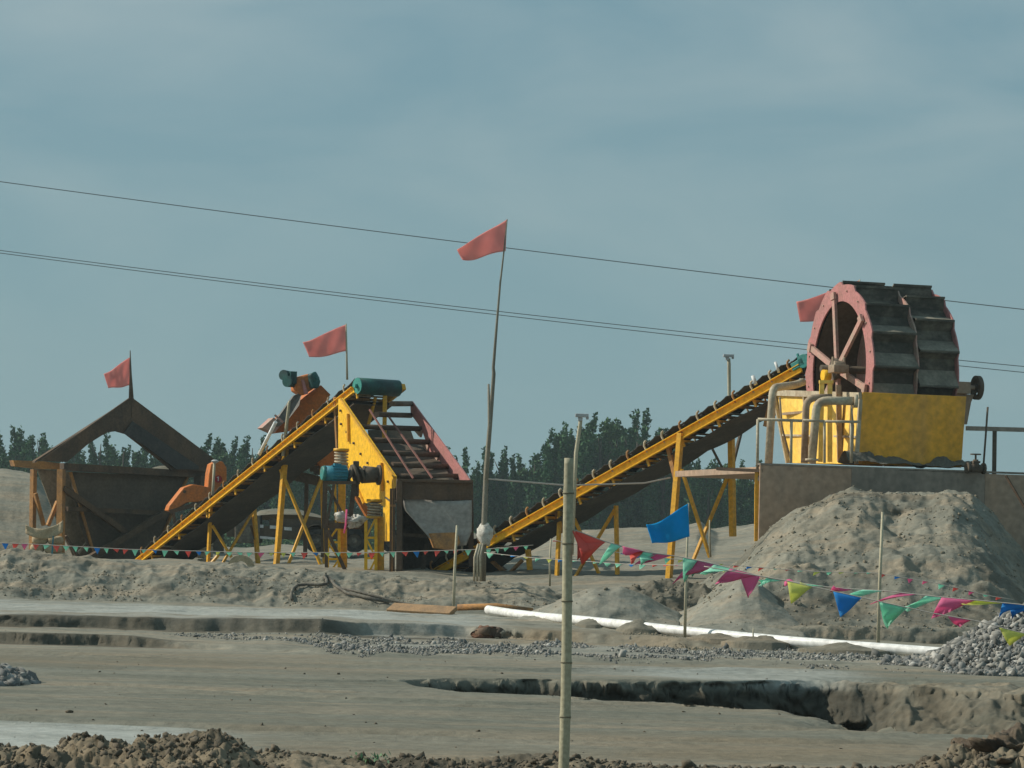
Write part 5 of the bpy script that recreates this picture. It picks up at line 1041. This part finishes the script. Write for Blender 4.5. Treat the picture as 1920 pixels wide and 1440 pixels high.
# ---------------------------------------------------------------- trees
def leaves(centers,rad,n,size,rng):
    """n small leaf clumps scattered in ellipsoids; returns verts (n*4,3)"""
    k=rng.integers(0,len(centers),n); c=np.array(centers)[k]; r=np.array(rad)[k]
    d=rng.normal(size=(n,3)); d/=np.linalg.norm(d,axis=1)[:,None]; rr=rng.random(n)**.45
    p=c+d*r*rr[:,None]
    a=rng.normal(size=(n,3)); a[:,2]=np.abs(a[:,2])*1.3; a/=np.linalg.norm(a,axis=1)[:,None]; b=np.cross(a,rng.normal(size=(n,3))); b/=np.linalg.norm(b,axis=1)[:,None]
    s=size*rng.uniform(.5,1.3,(n,1)); return np.stack([p-b*s*.35,p+a*s*.5-b*s*.0+b*s*.3,p+a*s*1.1,p-b*s*.55+a*s*.5],1).reshape(-1,3)
def leafmesh(name,co,mat):
    n=len(co)//4; me=bpy.data.meshes.new(name); me.vertices.add(len(co)); me.vertices.foreach_set('co',co.astype(np.float32).ravel()); me.loops.add(n*4); me.loops.foreach_set('vertex_index',np.arange(n*4,dtype=np.int32)); me.polygons.add(n)
    me.polygons.foreach_set('loop_start',np.arange(0,n*4,4,dtype=np.int32)); me.polygons.foreach_set('loop_total',np.full(n,4,np.int32)); me.update(calc_edges=True); me.materials.append(mat); return me
crowns=[];
for sdx in range(6):
    rg=np.random.default_rng(100+sdx); cs=[];rs_=[]
    if sdx<4:                                      # poplars: bundles of upright spires, 10 m tall unit
        ns=rg.integers(8,13)
        for q in range(ns):
            x,y=rg.normal(0,1.05,2); top=rg.uniform(5.5,9.8) if q else 10.0
            for h in np.arange(1.6,top-.3,.55):
                wv=.44*(1-((h/top-.42)/.75)**2)*rg.uniform(.55,1.15); cs.append((x*(.5+.05*h)+rg.normal(0,.10),y+rg.normal(0,.12),h)); rs_.append((max(.10,wv),max(.12,wv),.75))
    else:
        for q in range(26):
            h=rg.uniform(2.2,9.3); w_=2.3*math.sqrt(max(.02,1-((h-5)/4.8)**2)); a=rg.uniform(0,6.28); cs.append((math.cos(a)*w_*rg.random(),math.sin(a)*w_*rg.random(),h)); k=rg.uniform(.5,1.0); rs_.append((k,k,k*.9))
    crowns.append(leafmesh('crown_mesh',leaves(cs,rs_,10000,.24,rg),M['leaf'] if sdx<4 else M['leaf2']))
mb=MB(); mb.path([(0,0,-1),(0.05,0,3),(-.05,.05,6.5),(0,0,9)],[.28,.2,.12,.03],8)
for k in range(7): a=k*2.4; h=2+k*.9; mb.tube((0,0,h),(math.cos(a)*.9,math.sin(a)*.9,h+1.6),.07,.02,6)
tm=None
def tree(u,vt,Y,kind,label,grp,wid=1):
    global tm
    top=P(u,vt-12,Y); gr=gz(top.x,Y); hgt=(top.z-gr)
    t=thing('poplar_tree' if kind<4 else 'broadleaf_tree',label,'tree',(top.x,Y,gr),grp)
    c=bpy.data.objects.new('crown',crowns[kind]); COL.objects.link(c); c.parent=t
    if tm is None: o=mb_trunk.build('trunk',M['bark'],None); o.location=(0,0,0); bpy.data.objects.remove(o) if False else None; tm=o.data; bpy.data.objects.remove(o)
    k=bpy.data.objects.new('trunk',tm); COL.objects.link(k); k.parent=t
    s=hgt/10.0; t.scale=(s*wid,s*wid,s); t.rotation_euler=(0,0,random.uniform(0,6.28))
mb_trunk=mb
_b=mb_trunk.base; mb_trunk.base=lambda:Vector((0,0,0))
TL=[(-60,815),(-28,826),(0,800),(30,848),(55,830),(76,812),(104,838),(140,846),(190,822),(232,838),(266,852),(300,864),(345,855),(385,828),(412,842),(441,832),(474,830),(503,848),(545,862),(592,872),(640,866),(690,872),(760,868),(820,856),(858,852),(888,882),(908,868),(942,850),(975,874),(1003,862),(1035,872),(1058,818),(1078,806),(1098,790),(1128,806),(1158,800),(1196,781),(1214,800),(1246,836),(1290,850),(1330,872),(1362,884),(1398,892),(1424,902)]
adj=['slender','ragged','dense','twin-topped','narrow','spiky','broad','thin-topped']
def where(u):
    if u<60: return 'at the far left edge of the tree line'
    if u<130: return 'in the tree line left of the hopper canopy'
    if u<380: return 'seen through or above the hopper canopy'
    if u<560: return 'in the tree line between hopper and orange feeder'
    if u<840: return 'behind the left conveyor and screen'
    if u<1020: return 'in the low group around the tall flagpole'
    if u<1145: return 'in the tall group above the bamboo post'
    if u<1240: return 'in the tallest clump above the right conveyor'
    if u<1440: return 'behind the upper legs of the right conveyor'
    return 'hidden behind the steel wall and sand heap'
cnt={}
for i,(u,v) in enumerate(TL):
    kd=i%4 if (i%7) else 4+(i%2); w0=where(u); cnt[w0]=cnt.get(w0,0)+1; n_=cnt[w0]
    ordn=['first','second','third','fourth','fifth','sixth','seventh','eighth','ninth'][n_-1]
    tree(u,v,295+random.uniform(-8,8),kd,f"{ordn} dark tree from the left {w0}",'trees along the back of the site',1.0 if kd<4 else .85)
for i,u in enumerate(list(range(-90,560,22))+list(range(560,850,40))+list(range(850,1460,20))):     # lower rank of crowns that closes the line
    v=random.uniform(846,880) if u<560 else (random.uniform(835,862) if 1040<u<1260 else random.uniform(876,905))
    tree(u,v,318+random.uniform(-5,5),random.choice([0,1,2,3,4,5]),'dark tree standing in the closed rear rank of the tree line','trees of the rear rank',1.1)
for i,u in enumerate(range(1046,1240,17)):
    tree(u,random.uniform(812,838) if u<1180 else random.uniform(800,820),303+random.uniform(-3,3),i%4,'dark poplar in the dense tall clump above the right conveyor','poplars of the tall clump',1.15)
mbh=None
n=60000; rg=np.random.default_rng(5); X=rg.uniform(-60,75,n); Yh=rg.uniform(270,282,n); top=2.6+fbm(X*.25,Yh*.2,4,301)*2.2; zz=-1.0+rg.random(n)**.6*np.maximum(.8,top)
cs_=np.stack([X,Yh,zz+H-.3],-1); a=rg.normal(size=(n,3)); a/=np.linalg.norm(a,axis=1)[:,None]; b=np.cross(a,rg.normal(size=(n,3))); b/=np.linalg.norm(b,axis=1)[:,None]; s=.32
hv=np.stack([cs_-b*s*.5,cs_+a*s*.5,cs_+b*s*.5,cs_-a*s*.5],1).reshape(-1,3)
ho=bpy.data.objects.new('undergrowth',leafmesh('undergrowth',hv,M['leaf2'])); COL.objects.link(ho); tag(ho,'low green undergrowth along the foot of the tree line','undergrowth',kind='stuff')

# ---------------------------------------------------------------- air
hm=bpy.data.materials.new('haze_air'); hm.use_nodes=True; t=hm.node_tree; t.nodes.clear(); oo=t.nodes.new('ShaderNodeOutputMaterial'); pv=t.nodes.new('ShaderNodeVolumePrincipled')
pv.inputs['Color'].default_value=(.72,.88,.92,1); pv.inputs['Density'].default_value=.00032; pv.inputs['Anisotropy'].default_value=.2; t.links.new(pv.outputs[0],oo.inputs['Volume'])
mb=MB(); mb.box((-3600,-30,-3),(3600,4300,34)); ha=mb.build('haze',hm); tag(ha,kind='stuff')
